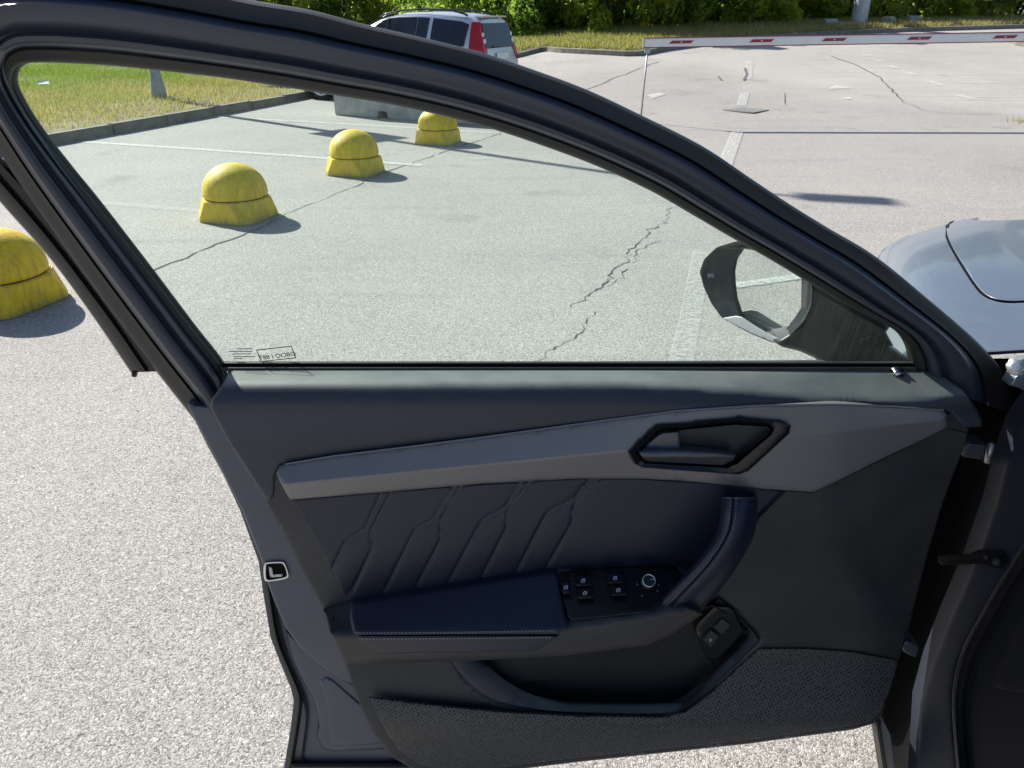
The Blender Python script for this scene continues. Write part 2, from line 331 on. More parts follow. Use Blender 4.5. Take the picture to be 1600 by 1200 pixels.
def cr_same(pts, sub=6):
    """Catmull-Rom keeping point correspondence (sub samples per span)"""
    p = np.array(pts, float); q = np.vstack([2 * p[0] - p[1], p, 2 * p[-1] - p[-2]]); out = []
    for i in range(len(p) - 1):
        a, b, c, d = q[i], q[i + 1], q[i + 2], q[i + 3]
        for t in np.linspace(0, 1, sub, endpoint=False):
            out.append(.5 * ((2 * b) + (-a + c) * t + (2 * a - 5 * b + 4 * c - d) * t * t + (-a + 3 * b - 3 * c + d) * t ** 3))
    out.append(p[-1]); return np.array(out)
def loft(name, rails, m, parent=None, closed=False, thick=0.0, smooth=True, cap=False):
    """rails: lists of (u,v,Y) of equal length, joined row to row; thick closes a back wall away from the eye"""
    R, N = len(rails), len(rails[0]); vs = [P(*p) for r in rails for p in r]; fs = []
    nn = N if closed else N - 1
    for i in range(R - 1):
        for k in range(nn):
            fs.append((i * N + k, i * N + (k + 1) % N, (i + 1) * N + (k + 1) % N, (i + 1) * N + k))
    if cap: fs.append(tuple((R - 1) * N + k for k in range(N)))
    if thick:
        b = len(vs); vs += [Vector((v.x, v.y + thick, v.z)) for v in vs[:b]]
        for i in (0, R - 1):
            for k in range(nn):
                a0, a1 = i * N + k, i * N + (k + 1) % N; fs.append((a0, a1, b + a1, b + a0))
        if not closed:
            for k in (0, N - 1):
                for i in range(R - 1):
                    a0, a1 = i * N + k, (i + 1) * N + k; fs.append((a0, a1, b + a1, b + a0))
        for i in range(R - 1):
            for k in range(nn):
                fs.append(tuple(b + q for q in (i * N + k, (i + 1) * N + k, (i + 1) * N + (k + 1) % N, i * N + (k + 1) % N)))
    bm = bmesh.new(); me = bpy.data.meshes.new('t'); me.from_pydata(vs, [], fs); bm.from_mesh(me); bpy.data.meshes.remove(me)
    return bm_obj(name, bm, m, parent, angle=1.0 if smooth else .3)

def inpoly(pts, poly):
    x, y = pts[:, 0], pts[:, 1]; c = np.zeros(len(pts), bool); n = len(poly); j = n - 1
    for i in range(n):
        xi, yi = poly[i]; xj, yj = poly[j]
        if yi != yj:
            c ^= ((yi > y) != (yj > y)) & (x < (xj - xi) * (y - yi) / (yj - yi) + xi)
        j = i
    return c
def dist_poly(pts, poly, closed=True):
    p = np.asarray(poly, float); a = p if closed else p[:-1]; b = np.roll(p, -1, 0) if closed else p[1:]
    d = np.full(len(pts), 1e9)
    for i in range(len(a)):
        ab = b[i] - a[i]; L = ab @ ab + 1e-12
        t = np.clip(((pts - a[i]) @ ab) / L, 0, 1); d = np.minimum(d, np.linalg.norm(pts - (a[i] + t[:, None] * ab), axis=1))
    return d
def dense(poly, step, closed=True):
    out = []; n = len(poly)
    for i in range(n if closed else n - 1):
        a = np.array(poly[i], float); b = np.array(poly[(i + 1) % n], float); k = max(1, int(np.ceil(np.linalg.norm(b - a) / step)))
        out += [a + (b - a) * t / k for t in range(k)]
    if not closed: out.append(np.array(poly[-1], float))
    return np.array(out)
def sheet(name, outline, depth, m, parent=None, step=12, thick=.008, rnd=0, holes=(), extra=None, lines=(), pix=.001):
    """A moulded panel: outline and depth(u, v) in metres from the eye plane; rounded edge rnd, wall of given thickness behind"""
    out = dense(outline, step); pts = [out]; edges = []; n = len(out); edges += [(i, (i + 1) % n) for i in range(n)]; cnt = n
    for h in holes:
        hd = dense(h, step); edges += [(cnt + i, cnt + (i + 1) % len(hd)) for i in range(len(hd))]; pts.append(hd); cnt += len(hd)
    for l in lines:
        ld = dense(l, step, False); ld = ld[inpoly(ld, out)]
        if len(ld) > 1: edges += [(cnt + i, cnt + i + 1) for i in range(len(ld) - 1)]; pts.append(ld); cnt += len(ld)
    add = []
    u0, v0 = out.min(0); u1, v1 = out.max(0)
    gu, gv = np.meshgrid(np.arange(u0, u1, step), np.arange(v0, v1, step * .9)); gu = gu + ((np.arange(gu.shape[0]) % 2) * step * .5)[:, None]
    g = np.stack([gu.ravel(), gv.ravel()], 1); add.append((g, max(rnd * 1.15, step * .35)))
    if rnd:
        a, b = np.roll(out, 1, 0), np.roll(out, -1, 0); tn = b - a; tn /= np.linalg.norm(tn, axis=1)[:, None] + 1e-9; nr = np.stack([-tn[:, 1], tn[:, 0]], 1)
        if not inpoly(out[:1] + nr[:1] * .5, out)[0]: nr = -nr
        for k in (.12, .35, .65, 1.0): add.append((out + nr * rnd * k, rnd * k * .9))
    if extra is not None: add.append((np.asarray(extra, float), step * .2))
    for q, md in add:
        q = q[inpoly(q, out)]
        if len(q):
            q = q[dist_poly(q, out) >= md]
            for h in holes:
                if len(q): q = q[~inpoly(q, h)]; q = q[dist_poly(q, h) > 1.0] if len(q) else q
        if len(q) and len(lines): 
            for l in lines:
                if len(q): q = q[dist_poly(q, l, False) > min(5, step * .45)]
        if len(q): pts.append(q)
    allp = np.vstack(pts)
    V, _, Fc, *_ = delaunay_2d_cdt([Vector(p) for p in allp], edges, [], 0, 1e-4)
    V = np.array([(p.x, p.y) for p in V]); Fc = np.array([f for f in Fc if len(f) == 3])
    cen = V[Fc].mean(1); ok = inpoly(cen, out)
    for h in holes: ok &= ~inpoly(cen, np.asarray(h, float))
    Fc = Fc[ok]; a, b, c = V[Fc[:, 0]], V[Fc[:, 1]], V[Fc[:, 2]]
    area = (b[:, 0] - a[:, 0]) * (c[:, 1] - a[:, 1]) - (b[:, 1] - a[:, 1]) * (c[:, 0] - a[:, 0])
    Fc = np.where((area > 0)[:, None], Fc, Fc[:, ::-1])         # v runs down, so this faces the eye
    d = dist_poly(V, out) if rnd else None
    W = []
    for i, (u, v) in enumerate(V):
        Y = depth(u, v)
        if rnd and d[i] < rnd: q = (rnd - d[i]) / rnd; Y += rnd * pix * (1 - math.sqrt(max(0, 1 - q * q)))
        W.append(P(u, v, Y))
    used = np.zeros(len(V), bool); used[Fc.ravel()] = True; idx = np.cumsum(used) - 1
    W = [W[i] for i in range(len(V)) if used[i]]; Fl = [tuple(int(x) for x in idx[f]) for f in Fc]
    if thick:
        ec = {}
        for f in Fl:
            for i in range(3): ec[(f[i], f[(i + 1) % 3])] = 1
        bd = [(x, y) for (x, y) in ec if (y, x) not in ec]; mp = {}
        share = rnd > 0
        for x, y in bd:
            for q in (x, y):
                if q not in mp:
                    if not share: W.append(W[q].copy()); top = len(W) - 1
                    else: top = q
                    W.append(W[q] + Vector((0, thick, 0))); mp[q] = (top, len(W) - 1)
        Fl += [(mp[y][0], mp[x][0], mp[x][1], mp[y][1]) for x, y in bd]
    return pd(name, W, Fl, m, parent, True)
def stitches(name, line, depth, m, parent, pitch=6.0, ln=3.6, wd=.9, lift=.0012):
    """a row of sewn thread stitches along a line"""
    p = dense(line, 1.0, False); L = np.r_[0, np.cumsum(np.linalg.norm(np.diff(p, axis=0), axis=1))]; vs, fs = [], []
    s = 0
    while s + ln < L[-1]:
        a = np.array([np.interp(s, L, p[:, j]) for j in (0, 1)]); b = np.array([np.interp(s + ln, L, p[:, j]) for j in (0, 1)])
        t = (b - a) / (np.linalg.norm(b - a) + 1e-9); nrm = np.array([-t[1], t[0]]) * wd * .5; k = len(vs)
        for q, sg in ((a, 1), (a, -1), (b, -1), (b, 1)):
            z = q + nrm * sg; vs.append(P(z[0], z[1], depth(*z) - lift * .25))
        mid = (a + b) / 2
        for sg in (1, -1): z = mid + nrm * sg * .6; vs.append(P(z[0], z[1], depth(*z) - lift))
        fs += [(k, k + 1, k + 5, k + 4), (k + 1, k + 2, k + 5), (k + 2, k + 3, k + 4, k + 5), (k + 3, k, k + 4)]
        s += pitch
    o = pd(name, vs, fs, m, parent); o['kind'] = 'stuff'; return o

# ================================================================== THE SETTING
xs = np.unique(np.concatenate([np.linspace(-400, -20, 12), np.arange(-20, 30.01, .5), np.linspace(30, 400, 12)]))
ys = np.unique(np.concatenate([np.linspace(-300, -6, 8), np.arange(-6, 40.01, .5), np.linspace(40, 900, 14)]))
vs = [(x, y, hf(x, y)) for y in ys for x in xs]; nx = len(xs)
fs = [(j * nx + i, j * nx + i + 1, (j + 1) * nx + i + 1, (j + 1) * nx + i) for j in range(len(ys) - 1) for i in range(nx - 1)]
ground = pd('asphalt_ground', vs, fs, M_ASPH, None, True); tag(ground, 'pale worn asphalt of the car park', kind='structure')

def gstrip(name, pts, wid, m, off=.005, label=None, world=False, seg=.4):
    """a strip lying on the ground along points (photo points unless world), width in metres"""
    w3 = [Vector((p[0], p[1], 0)) if world else G(*p) for p in pts]
    q = dense([(p.x, p.y) for p in w3], seg, False); vs, fs = [], []
    wl = wid if isinstance(wid, (list, tuple)) else [wid, wid]
    for i, a in enumerate(q):
        t = q[min(i + 1, len(q) - 1)] - q[max(i - 1, 0)]; t = t / (np.linalg.norm(t) + 1e-9); n = np.array([-t[1], t[0]])
        k = wl[0] + (wl[1] - wl[0]) * i / max(1, len(q) - 1)
        if m is M_CRACK: k *= random.uniform(.25, 1.5)
        for s in (.5, -.5):
            z = a + n * k * s; vs.append((z[0], z[1], hf(*z) + off))
    fs = [(2 * i, 2 * i + 1, 2 * i + 3, 2 * i + 2) for i in range(len(q) - 1)]
    o = pd(name, vs, fs, m); tag(o, label, kind='structure'); return o
def gpoly(name, pts, m, off=.006, label=None):
    q = [G(u, v) for u, v in pts]; o = pd(name, [(p.x, p.y, hf(p.x, p.y) + off) for p in q], [tuple(range(len(q)))], m)
    tag(o, label, kind='structure'); return o

gstrip('bay_line', [(128, 222), (300, 233), (470, 245), (660, 259)], .10, M_WHITE, label='white bay line running from the kerb past the middle bollard')
gstrip('bay_line', [(335, 183), (520, 193), (770, 208)], .10, M_WHITE, label='white bay line nearest the concrete barrier')
gstrip('bay_line', [(60, 312), (200, 321), (320, 331)], .10, M_WHITE2, label='faded bay line ending at the nearest glazed bollard')
gstrip('edge_line', [(1096, 395), (1078, 500), (1062, 575), (1045, 690)], .11, M_WHITE2B, label='broad white line beside the mirror')
gstrip('paint_dash', [(738, 250), (766, 247)], .12, M_WHITE2); gstrip('paint_dash', [(752, 243), (780, 240)], .12, M_WHITE2)
for a, b in (((1172, 96), (1168, 124)), ((1164, 146), (1158, 166)), ((1152, 207), (1131, 262))):
    gstrip('centre_dash', [a, b], .15, M_FAINT, off=.010)
for a, b in (((1350, 85), (1357, 88)), ((1370, 94), (1378, 97)), ((1390, 103), (1400, 107)), ((1415, 113), (1430, 118)), ((1452, 127), (1474, 135)), ((1496, 149), (1522, 156))):
    gstrip('lane_dash', [a, b], .15, M_WHITE, off=.010)
for a, b in (((1460, 131), (1640, 129)), ((1500, 152), (1640, 152))): gstrip('bay_line', [a, b], .10, M_WHITE2, off=.010)
gpoly('arrow_head', [(1292, 140), (1307, 134), (1330, 139)], M_WHITE, .012, 'white arrow head in the right lane'); gpoly('arrow_stem', [(1319, 153), (1330, 153), (1331, 156), (1320, 156)], M_WHITE, .012)
gpoly('arrow_head', [(1011, 150), (1030, 146), (1041, 148), (1028, 152), (1019, 155)], M_WHITE, .012, 'bent white arrow in the left lane')
def jag(pts, amp, step, seed):
    r = np.random.default_rng(seed); q = [G(*p) for p in pts]; q = dense([(p.x, p.y) for p in q], step, False)
    return [tuple(a + r.normal(0, amp, 2)) for a in q]
gstrip('asphalt_crack', jag([(1050, 322), (1040, 345), (1018, 362), (990, 385), (985, 402), (955, 420), (950, 440), (925, 460), (895, 480)], .018, .05, 3), .009, M_CRACK, .003, world=True, label='long crack through the glazed asphalt')
gstrip('asphalt_crack', jag([(1032, 376), (1010, 386), (992, 400), (988, 410)], .014, .05, 4), .006, M_CRACK, .003, world=True)
gstrip('asphalt_crack', jag([(978, 420), (970, 432), (955, 448)], .012, .05, 14), .006, M_CRACK, .003, world=True)
gstrip('asphalt_crack', jag([(935, 486), (915, 500), (910, 520), (880, 540), (858, 548), (840, 570)], .012, .04, 5), .005, M_CRACK, .003, world=True)
gstrip('asphalt_crack', jag([(120, 470), (190, 440), (250, 420), (330, 386), (400, 358), (470, 325), (540, 298), (600, 271), (700, 236), (785, 207)], .018, .12, 6), .014, M_CRACK, .003, world=True, label='dark joint running beside the bollards')
gstrip('asphalt_crack', jag([(1300, 88), (1340, 103), (1375, 121), (1410, 158)], .015, .3, 8), .022, M_TAR, .010, world=True)
gstrip('asphalt_crack', jag([(1410, 158), (1440, 172), (1490, 179), (1560, 180)], .03, .3, 9), .012, M_TAR, .009, world=True)
gstrip('asphalt_crack', jag([(915, 142), (960, 122), (1030, 96)], .03, .3, 10), .02, M_TAR, .008, world=True)
gstrip('asphalt_crack', jag([(1225, 145), (1228, 165)], .008, .2, 12), .012, M_TAR, .008, world=True)
gstrip('tyre_scuff', [(1164, 107), (1167, 117), (1162, 126)], .05, M_TAR, .012); gstrip('tyre_scuff', [(1122, 120), (1127, 126)], .04, M_TAR, .012)

# square drain grate, set cornerwise
c0 = G(1165, 172.5); e = empty('drain_grate', c0, math.radians(45)); tag(e, 'square cast iron drain grate in the asphalt beyond the barrier shadow', 'grate')
hs = .24
bm = bmesh.new()
for sx_, sy_, a, b in ((0, 1, 2 * hs, .05), (0, -1, 2 * hs, .05), (1, 0, .05, 2 * hs - .05), (-1, 0, .05, 2 * hs - .05)):
    bm_box(bm, (sx_ * (hs - 0), sy_ * hs, .006), (a if sy_ else .05, b if sx_ else .05, .014))
bm_obj('frame', bm, M_IRON, e)
box('pit', (0, 0, .0015), (2 * hs - .06, 2 * hs - .06, .002), M_TAR, e)
for k in range(6):
    box('bar', (-hs + .075 + k * (2 * hs - .15) / 5, 0, .009), (.05, 2 * hs - .06, .010), M_IRON, e)

# left verge: kerb stones, turf, grass
KA, KB = G(80, 228), G(486, 153); kd = Vector((KB.x - KA.x, KB.y - KA.y, 0)); klen = kd.length; kd.normalize(); kn = Vector((-kd.y, kd.x, 0))
kerb = empty('kerb', KA); tag(kerb, 'concrete kerb along the dry grass verge', kind='structure')
bm = bmesh.new(); bm_box(bm, (0, 0, .055), (.985, .12, .15), bevel=.012); kme = bpy.data.meshes.new('kerb_stone'); bm.to_mesh(kme); bm.free(); kme.materials.append(M_KERB)
for i in range(-5, int(klen) + 2):
    o = bpy.data.objects.new('kerb_stone', kme); COL.objects.link(o); o.parent = kerb
    o.location = kd * (i + .5) + kn * (.06 + random.uniform(-.006, .006)) + Vector((0, 0, random.uniform(-.008, .008)))
    o.rotation_euler = (random.uniform(-.02, .02), 0, math.atan2(kd.y, kd.x) + random.uniform(-.008, .008))
def vz(x, y): return .105 + .03 * math.sin(x * 1.3 + y * .7) * math.sin(y * .9 - x * .4)
nu, nv = 60, 40; vs = []
for j in range(nv):
    for i in range(nu):
        a = -14 + (klen + 14.6) * i / (nu - 1); b = .12 + 45 * (j / (nv - 1)) ** 2; p = KA + kd * a + kn * b
        vs.append((p.x, p.y, vz(p.x, p.y) if j else .11))
fs = [(j * nu + i, j * nu + i + 1, (j + 1) * nu + i + 1, (j + 1) * nu + i) for j in range(nv - 1) for i in range(nu - 1)]
tag(pd('grass_verge', vs, fs, M_SOIL, None, True), 'dry turf verge behind the kerb', kind='structure')

vs = []
for j in range(30):
    for i in range(40):
        a = klen + .55 + 30 * i / 39; b = 1.5 + 45 * (j / 29) ** 2; p = KA + kd * a + kn * b; vs.append((p.x, p.y, .10 if j else .02))
tag(pd('back_verge', vs, [(j * 40 + i, j * 40 + i + 1, (j + 1) * 40 + i + 1, (j + 1) * 40 + i) for j in range(29) for i in range(39)], M_SOIL, None, True), 'turf behind the parking bays', kind='structure')
def grass_mat():
    m = leaf_mat('grass_blades', (.19, .225, .055), (.16, .24, .05), 2.0, .4); nt = m.node_tree
    r = [n for n in nt.nodes if n.type == 'VALTORGB'][0]
    at = nt.nodes.new('ShaderNodeAttribute'); at.attribute_name = 'dry'
    st = ramp(nt, [(.2, (.37, .305, .15)), (.9, (.29, .255, .105))]); nt.links.new(r.inputs[0].links[0].from_socket, st.inputs[0])
    mx = nt.nodes.new('ShaderNodeMixRGB'); nt.links.new(at.outputs['Fac'], mx.inputs[0]); nt.links.new(r.outputs[0], mx.inputs[1]); nt.links.new(st.outputs[0], mx.inputs[2])
    for l in list(r.outputs[0].links):
        if l.to_node != mx: s = l.to_socket; nt.links.new(mx.outputs[0], s)
    return m
M_GRASS = grass_mat()
def blades(name, pts, hgt, wid, dry, label):
    n = len(pts); ang = RNG.uniform(0, 2 * math.pi, n); h = hgt * RNG.uniform(.4, 1.3, n); lean = RNG.uniform(.2, 1.1, n); la = RNG.uniform(0, 2 * math.pi, n)
    dx, dy = np.cos(ang) * wid / 2, np.sin(ang) * wid / 2
    A = pts + np.stack([dx, dy, 0 * h - .01], 1); B = pts - np.stack([dx, dy, 0 * h + .01], 1)
    C = pts + np.stack([np.cos(la) * lean * h, np.sin(la) * lean * h, h], 1)
    V = np.stack([A, B, C], 1).reshape(-1, 3); me = bpy.data.meshes.new(name); me.from_pydata(V.tolist(), [], np.arange(3 * n).reshape(-1, 3).tolist())
    at = me.attributes.new('dry', 'FLOAT', 'POINT'); at.data.foreach_set('value', np.repeat(dry, 3).astype(np.float32))
    o = link(name, me, M_GRASS); tag(o, label, 'grass', kind='stuff'); return o
n = 190000; a = RNG.uniform(-5.5, klen + 9, n); b = .10 + RNG.beta(1, 1.7, n) * 15; b = np.where(a > klen + .5, b + 1.5, b)
gx = KA.x + kd.x * a + kn.x * b; gy = KA.y + kd.y * a + kn.y * b
z = .105 + .03 * np.sin(gx * 1.3 + gy * .7) * np.sin(gy * .9 - gx * .4)
pat = .5 + .5 * np.sin(gx * 1.1 + 1.3 * np.sin(gy * .8)) * np.cos(gy * 1.4 + np.sin(gx * .9))
dry = np.clip(1.25 - b * .19 + (pat - .5) * .7 + RNG.normal(0, .22, n), 0, 1)
keep = RNG.uniform(0, 1, n) < np.clip(.30 + .25 * b + (pat - .5) * .5, .22, 1)
blades('verge_grass', np.stack([gx, gy, z], 1)[keep], .075, .016, dry[keep], 'patchy green and straw coloured grass behind the kerb')
tag(pd('litter_scrap', [P(67, 136, 14.5) + Vector(q) for q in ((-.10, 0, .05), (.10, .05, .05), (.06, .12, .09), (-.06, .1, .11))], [(0, 1, 2, 3)], M_BOOM), 'small white scrap of litter lying on the green verge', 'litter')

# far verge beyond the road
bl = [(700, 98), (770, 95), (800, 91), (846, 80), (880, 82), (940, 85), (992, 87), (1030, 80), (1080, 73), (1140, 66), (1200, 61), (1260, 57), (1330, 53), (1420, 49), (1520, 46), (1640, 43), (1900, 40)]
edge = cr([(G(u, v).x, G(u, v).y) for u, v in bl], 90); vs = []; nb = 16
for x, y in edge:
    for j in range(nb):
        t = j / (nb - 1); xx, yy = x - 2.0 * t, y + 34 * t * t; vs.append((xx, yy, hf(xx, yy) + (.0 if j == 0 else .11)))
fs = [(i * nb + j, (i + 1) * nb + j, (i + 1) * nb + j + 1, i * nb + j + 1) for i in range(len(edge) - 1) for j in range(nb - 1)]
tag(pd('far_grass_verge', vs, fs, M_SOIL, None, True), 'grass verge in front of the hedge', kind='structure')
kv = []; kf = []
for i, (x, y) in enumerate(edge):
    tx, ty = edge[min(i + 1, 89)] - edge[max(i - 1, 0)]; l = math.hypot(tx, ty); nx_, ny_ = -ty / l, tx / l; hz = hf(x, y)
    for o_, zz in ((-.10, -.02), (-.10, .10), (.03, .115), (.03, -.02)): kv.append((x + nx_ * o_, y + ny_ * o_, hz + zz))
for i in range(89):
    for k in range(3): kf.append((i * 4 + k, i * 4 + 4 + k, i * 4 + 5 + k, i * 4 + 1 + k))
tag(pd('far_kerb', kv, kf, M_KERB), 'low kerb of the far verge', kind='structure')
n = 90000; k = RNG.integers(0, 89, n); t = RNG.uniform(0, 1, n)[:, None]; e0 = edge[k] * (1 - t) + edge[k + 1] * t; bb = RNG.beta(1, 2, n) * 11
gx = e0[:, 0] - .05 * bb; gy = e0[:, 1] + .05 + bb; z = np.array([hf(p, q) for p, q in zip(gx, gy)]) + .10
dry = np.clip(.55 - bb * .06 + np.clip((gx - 2) * .08, 0, .4) + RNG.normal(0, .25, n), 0, 1)
blades('far_verge_grass', np.stack([gx, gy, z], 1), .13, .03, dry, 'unmown grass between road and hedge')
# weed tuft and kerb nose at the right edge of the road
tp = G(1592, 192)
pt = np.stack([tp.x + RNG.normal(.22, .12, 300), tp.y + RNG.normal(0, .10, 300), np.full(300, tp.z)], 1); blades('weed_tuft', pt, .085, .012, np.full(300, .85), 'dry weed tuft at the right edge of the asphalt')
def islet():
    q = [G(u, v) for u, v in ((1572, 66), (1585, 71), (1610, 75), (1700, 78), (1800, 60), (1640, 58), (1590, 62))]
    bm = bmesh.new(); f = bm.faces.new([bm.verts.new((p.x, p.y, p.z - .02)) for p in q]); r = bmesh.ops.extrude_face_region(bm, geom=[f])
    bmesh.ops.translate(bm, vec=(0, 0, .16), verts=[v for v in r['geom'] if isinstance(v, bmesh.types.BMVert)])
    tag(bm_obj('traffic_island', bm, M_KERB), 'rounded kerb island at the far right', kind='structure')
islet()

# bushes of the hedge, each a thing with trunk and crown
M_LEAF = [leaf_mat('hedge_leaf_a', (.09, .16, .03), (.40, .46, .07), .8, .7), leaf_mat('hedge_leaf_b', (.06, .13, .03), (.30, .40, .07), .9, .7), leaf_mat('hedge_leaf_c', (.06, .095, .02), (.48, .52, .12), .8, .7)]
def bush_mesh(seed, n, hgt, rad):
    r = np.random.default_rng(seed); nb_ = 46
    cz = r.uniform(.08, 1, nb_) * hgt; cr_ = rad * np.sqrt(r.uniform(.15, 1, nb_)) * np.clip(1.12 - (cz / hgt) ** 2 * .75, .2, 1); ca = r.uniform(0, 2 * math.pi, nb_)
    cen = np.stack([cr_ * np.cos(ca), cr_ * np.sin(ca), cz], 1); rr = r.uniform(.35, .75, nb_) * rad * .42
    k = r.integers(0, nb_, n); d = r.normal(0, 1, (n, 3)); d /= np.linalg.norm(d, axis=1)[:, None]
    p = cen[k] + d * (rr[k] * r.uniform(.55, 1.08, n) ** .6)[:, None]; p[:, 2] = np.maximum(p[:, 2], .02)
    nrm = d + r.normal(0, .7, (n, 3)) + np.array([0, 0, .35]); nrm /= np.linalg.norm(nrm, axis=1)[:, None]
    t = np.cross(nrm, r.normal(0, 1, (n, 3))); t /= np.linalg.norm(t, axis=1)[:, None]; b = np.cross(nrm, t); s = r.uniform(.045, .095, n)[:, None]
    V = np.stack([p - t * s * 1.25, p - b * s * .62 + nrm * s * .15, p + t * s * 1.25, p + b * s * .62 + nrm * s * .15], 1).reshape(-1, 3)
    me = bpy.data.meshes.new('crown'); me.from_pydata(V.tolist(), [], np.arange(4 * n).reshape(-1, 4).tolist()); return me
def stem_mesh(seed, hgt):
    r = random.Random(seed); vs, fs = [], []
    for s in range(5):
        p = Vector((r.uniform(-.15, .15), r.uniform(-.15, .15), -.1)); d = Vector((r.uniform(-.35, .35), r.uniform(-.35, .35), 1)); base = len(vs)
        for i in range(5):
            for k in range(6):
                a = k * math.pi / 3; rad = .06 * (1 - i / 5.5); vs.append(p + Vector((math.cos(a) * rad, math.sin(a) * rad, 0)))
            p = p + d * hgt * .19 + Vector((r.uniform(-.1, .1), r.uniform(-.1, .1), 0))
        fs += [(base + i * 6 + k, base + i * 6 + (k + 1) % 6, base + i * 6 + 6 + (k + 1) % 6, base + i * 6 + 6 + k) for i in range(4) for k in range(6)]
    me = bpy.data.meshes.new('trunk'); me.from_pydata(vs, [], fs); me.materials.append(M_BARK); return me
BM = []
for s in range(5):
    me = bush_mesh(20 + s, 7500, 2.6, 1.7); me.materials.append(M_LEAF[s % 3]); BM.append((me, stem_mesh(s, 3.2)))
spots = [(u, v) for u, v in ((330, 84), (420, 82), (500, 80), (585, 79), (665, 78), (745, 77), (820, 71), (895, 72), (968, 72), (1045, 66), (1120, 60), (1195, 54), (1272, 49), (1350, 46), (1425, 43), (1500, 41), (1580, 39), (1665, 38))]
names = ['leftmost', 'second', 'third', 'fourth', 'fifth', 'sixth', 'seventh', 'eighth', 'ninth', 'tenth', 'eleventh', 'twelfth', 'thirteenth', 'fourteenth', 'fifteenth', 'sixteenth', 'seventeenth', 'rightmost']
for i, (u, v) in enumerate(spots):
    g = G(u, v); s = random.uniform(.92, 1.2); o = empty('hedge_bush', (g.x, g.y + 3.2, hf(g.x, g.y + 3.2) + .05), random.uniform(0, 6.28)); o.scale = (s, s, s * random.uniform(.95, 1.15))
    near = ' behind the silver van' if 3 <= i <= 5 else (' behind the light mast' if i in (12, 13) else '')
    tag(o, f'leafy green bush{near}, {names[i]} from the left in the front hedge row', 'bush', 'bushes of the front hedge row')
    c, t_ = BM[(i * 2 + i // 3) % 5]
    q = link('crown', c, None, o); q = link('trunk', t_, None, o)
M_THICK = leaf_mat('thicket_leaf', (.05, .10, .02), (.20, .28, .06), .7, .5)
bx_ = [(G(u, v).x, G(u, v).y) for u, v in spots]; n = 34000; k = RNG.integers(0, len(bx_) - 1, n); t = RNG.uniform(0, 1, n)
q = np.array(bx_); c = q[k] * (1 - t)[:, None] + q[k + 1] * t[:, None]; p = np.stack([c[:, 0] + RNG.normal(0, .3, n), c[:, 1] + 6.0 + RNG.uniform(0, 1.6, n), RNG.uniform(.05, 3.2, n)], 1)
p[:, 2] += np.array([hf(a, b) for a, b in p[:, :2]])
nr = RNG.normal(0, 1, (n, 3)); nr /= np.linalg.norm(nr, axis=1)[:, None]; tt = np.cross(nr, RNG.normal(0, 1, (n, 3))); tt /= np.linalg.norm(tt, axis=1)[:, None]; bb = np.cross(nr, tt); sz = RNG.uniform(.10, .2, n)[:, None]
me = bpy.data.meshes.new('thicket'); me.from_pydata(np.stack([p - tt * sz, p - bb * sz * .6, p + tt * sz, p + bb * sz * .6], 1).reshape(-1, 3).tolist(), [], np.arange(4 * n).reshape(-1, 4).tolist())
tag(link('thicket', me, M_THICK), 'dense dark undergrowth behind the front hedge bushes', 'undergrowth', kind='stuff')

# ================================================================== THINGS ON THE LOT
# yellow half-round bollards
def revolve(prof, n):
    vs, fs = [], []
    for r_, z_ in prof:
        for k in range(n): a = 2 * math.pi * k / n; vs.append((r_ * math.cos(a), r_ * math.sin(a), z_))
    for i in range(len(prof) - 1):
        for k in range(n): fs.append((i * n + k, i * n + (k + 1) % n, (i + 1) * n + (k + 1) % n, (i + 1) * n + k))
    fs.append(tuple((len(prof) - 1) * n + k for k in range(n))); return vs, fs
R_ = .236
prof = [(.222, .190), (.228, .194), (.236, .202), (.238, .225)] + [(R_ * math.cos(t), .235 + .232 * math.sin(t)) for t in np.linspace(.05, 1.54, 14)]
vs, fs = revolve(prof, 40); dome_me = bpy.data.meshes.new('dome'); dome_me.from_pydata(vs, [], fs); dome_me.materials.append(M_BOL)
dome_me.polygons.foreach_set('use_smooth', [True] * len(dome_me.polygons))
bm = bmesh.new(); hb = .232; cc = .055
bot = [bm.verts.new(p) for p in ((hb, hb - cc, 0), (hb - cc, hb, 0), (-hb + cc, hb, 0), (-hb, hb - cc, 0), (-hb, -hb + cc, 0), (-hb + cc, -hb, 0), (hb - cc, -hb, 0), (hb, -hb + cc, 0))]
rt = .236; ct = .105
mid = [bm.verts.new((v.co.x, v.co.y, .03)) for v in bot]
top = [bm.verts.new(p) for p in ((rt, ct, .183), (ct, rt, .183), (-ct, rt, .183), (-rt, ct, .183), (-rt, -ct, .183), (-ct, -rt, .183), (ct, -rt, .183), (rt, -ct, .183))]
for A, B in ((bot, mid), (mid, top)):
    for i in range(8): bm.faces.new((A[i], A[(i + 1) % 8], B[(i + 1) % 8], B[i]))
bm.faces.new(top); bm.faces.new(bot[::-1])
bmesh.ops.bevel(bm, geom=[e_ for e_ in bm.edges if e_.calc_length() > .05], offset=.007, segments=2, affect='EDGES')
bmesh.ops.recalc_face_normals(bm, faces=bm.faces[:]); base_me = bpy.data.meshes.new('base'); bm.to_mesh(base_me); bm.free(); base_me.materials.append(M_BOL)
vs, fs = revolve([(.2215, .178), (.2215, .196)], 40); gro_me = bpy.data.meshes.new('joint'); gro_me.from_pydata(vs, [], fs); gro_me.materials.append(M_CRACK)
yawb = math.atan2(G(380, 351).y - G(315, 345).y, G(380, 351).x - G(315, 345).x)
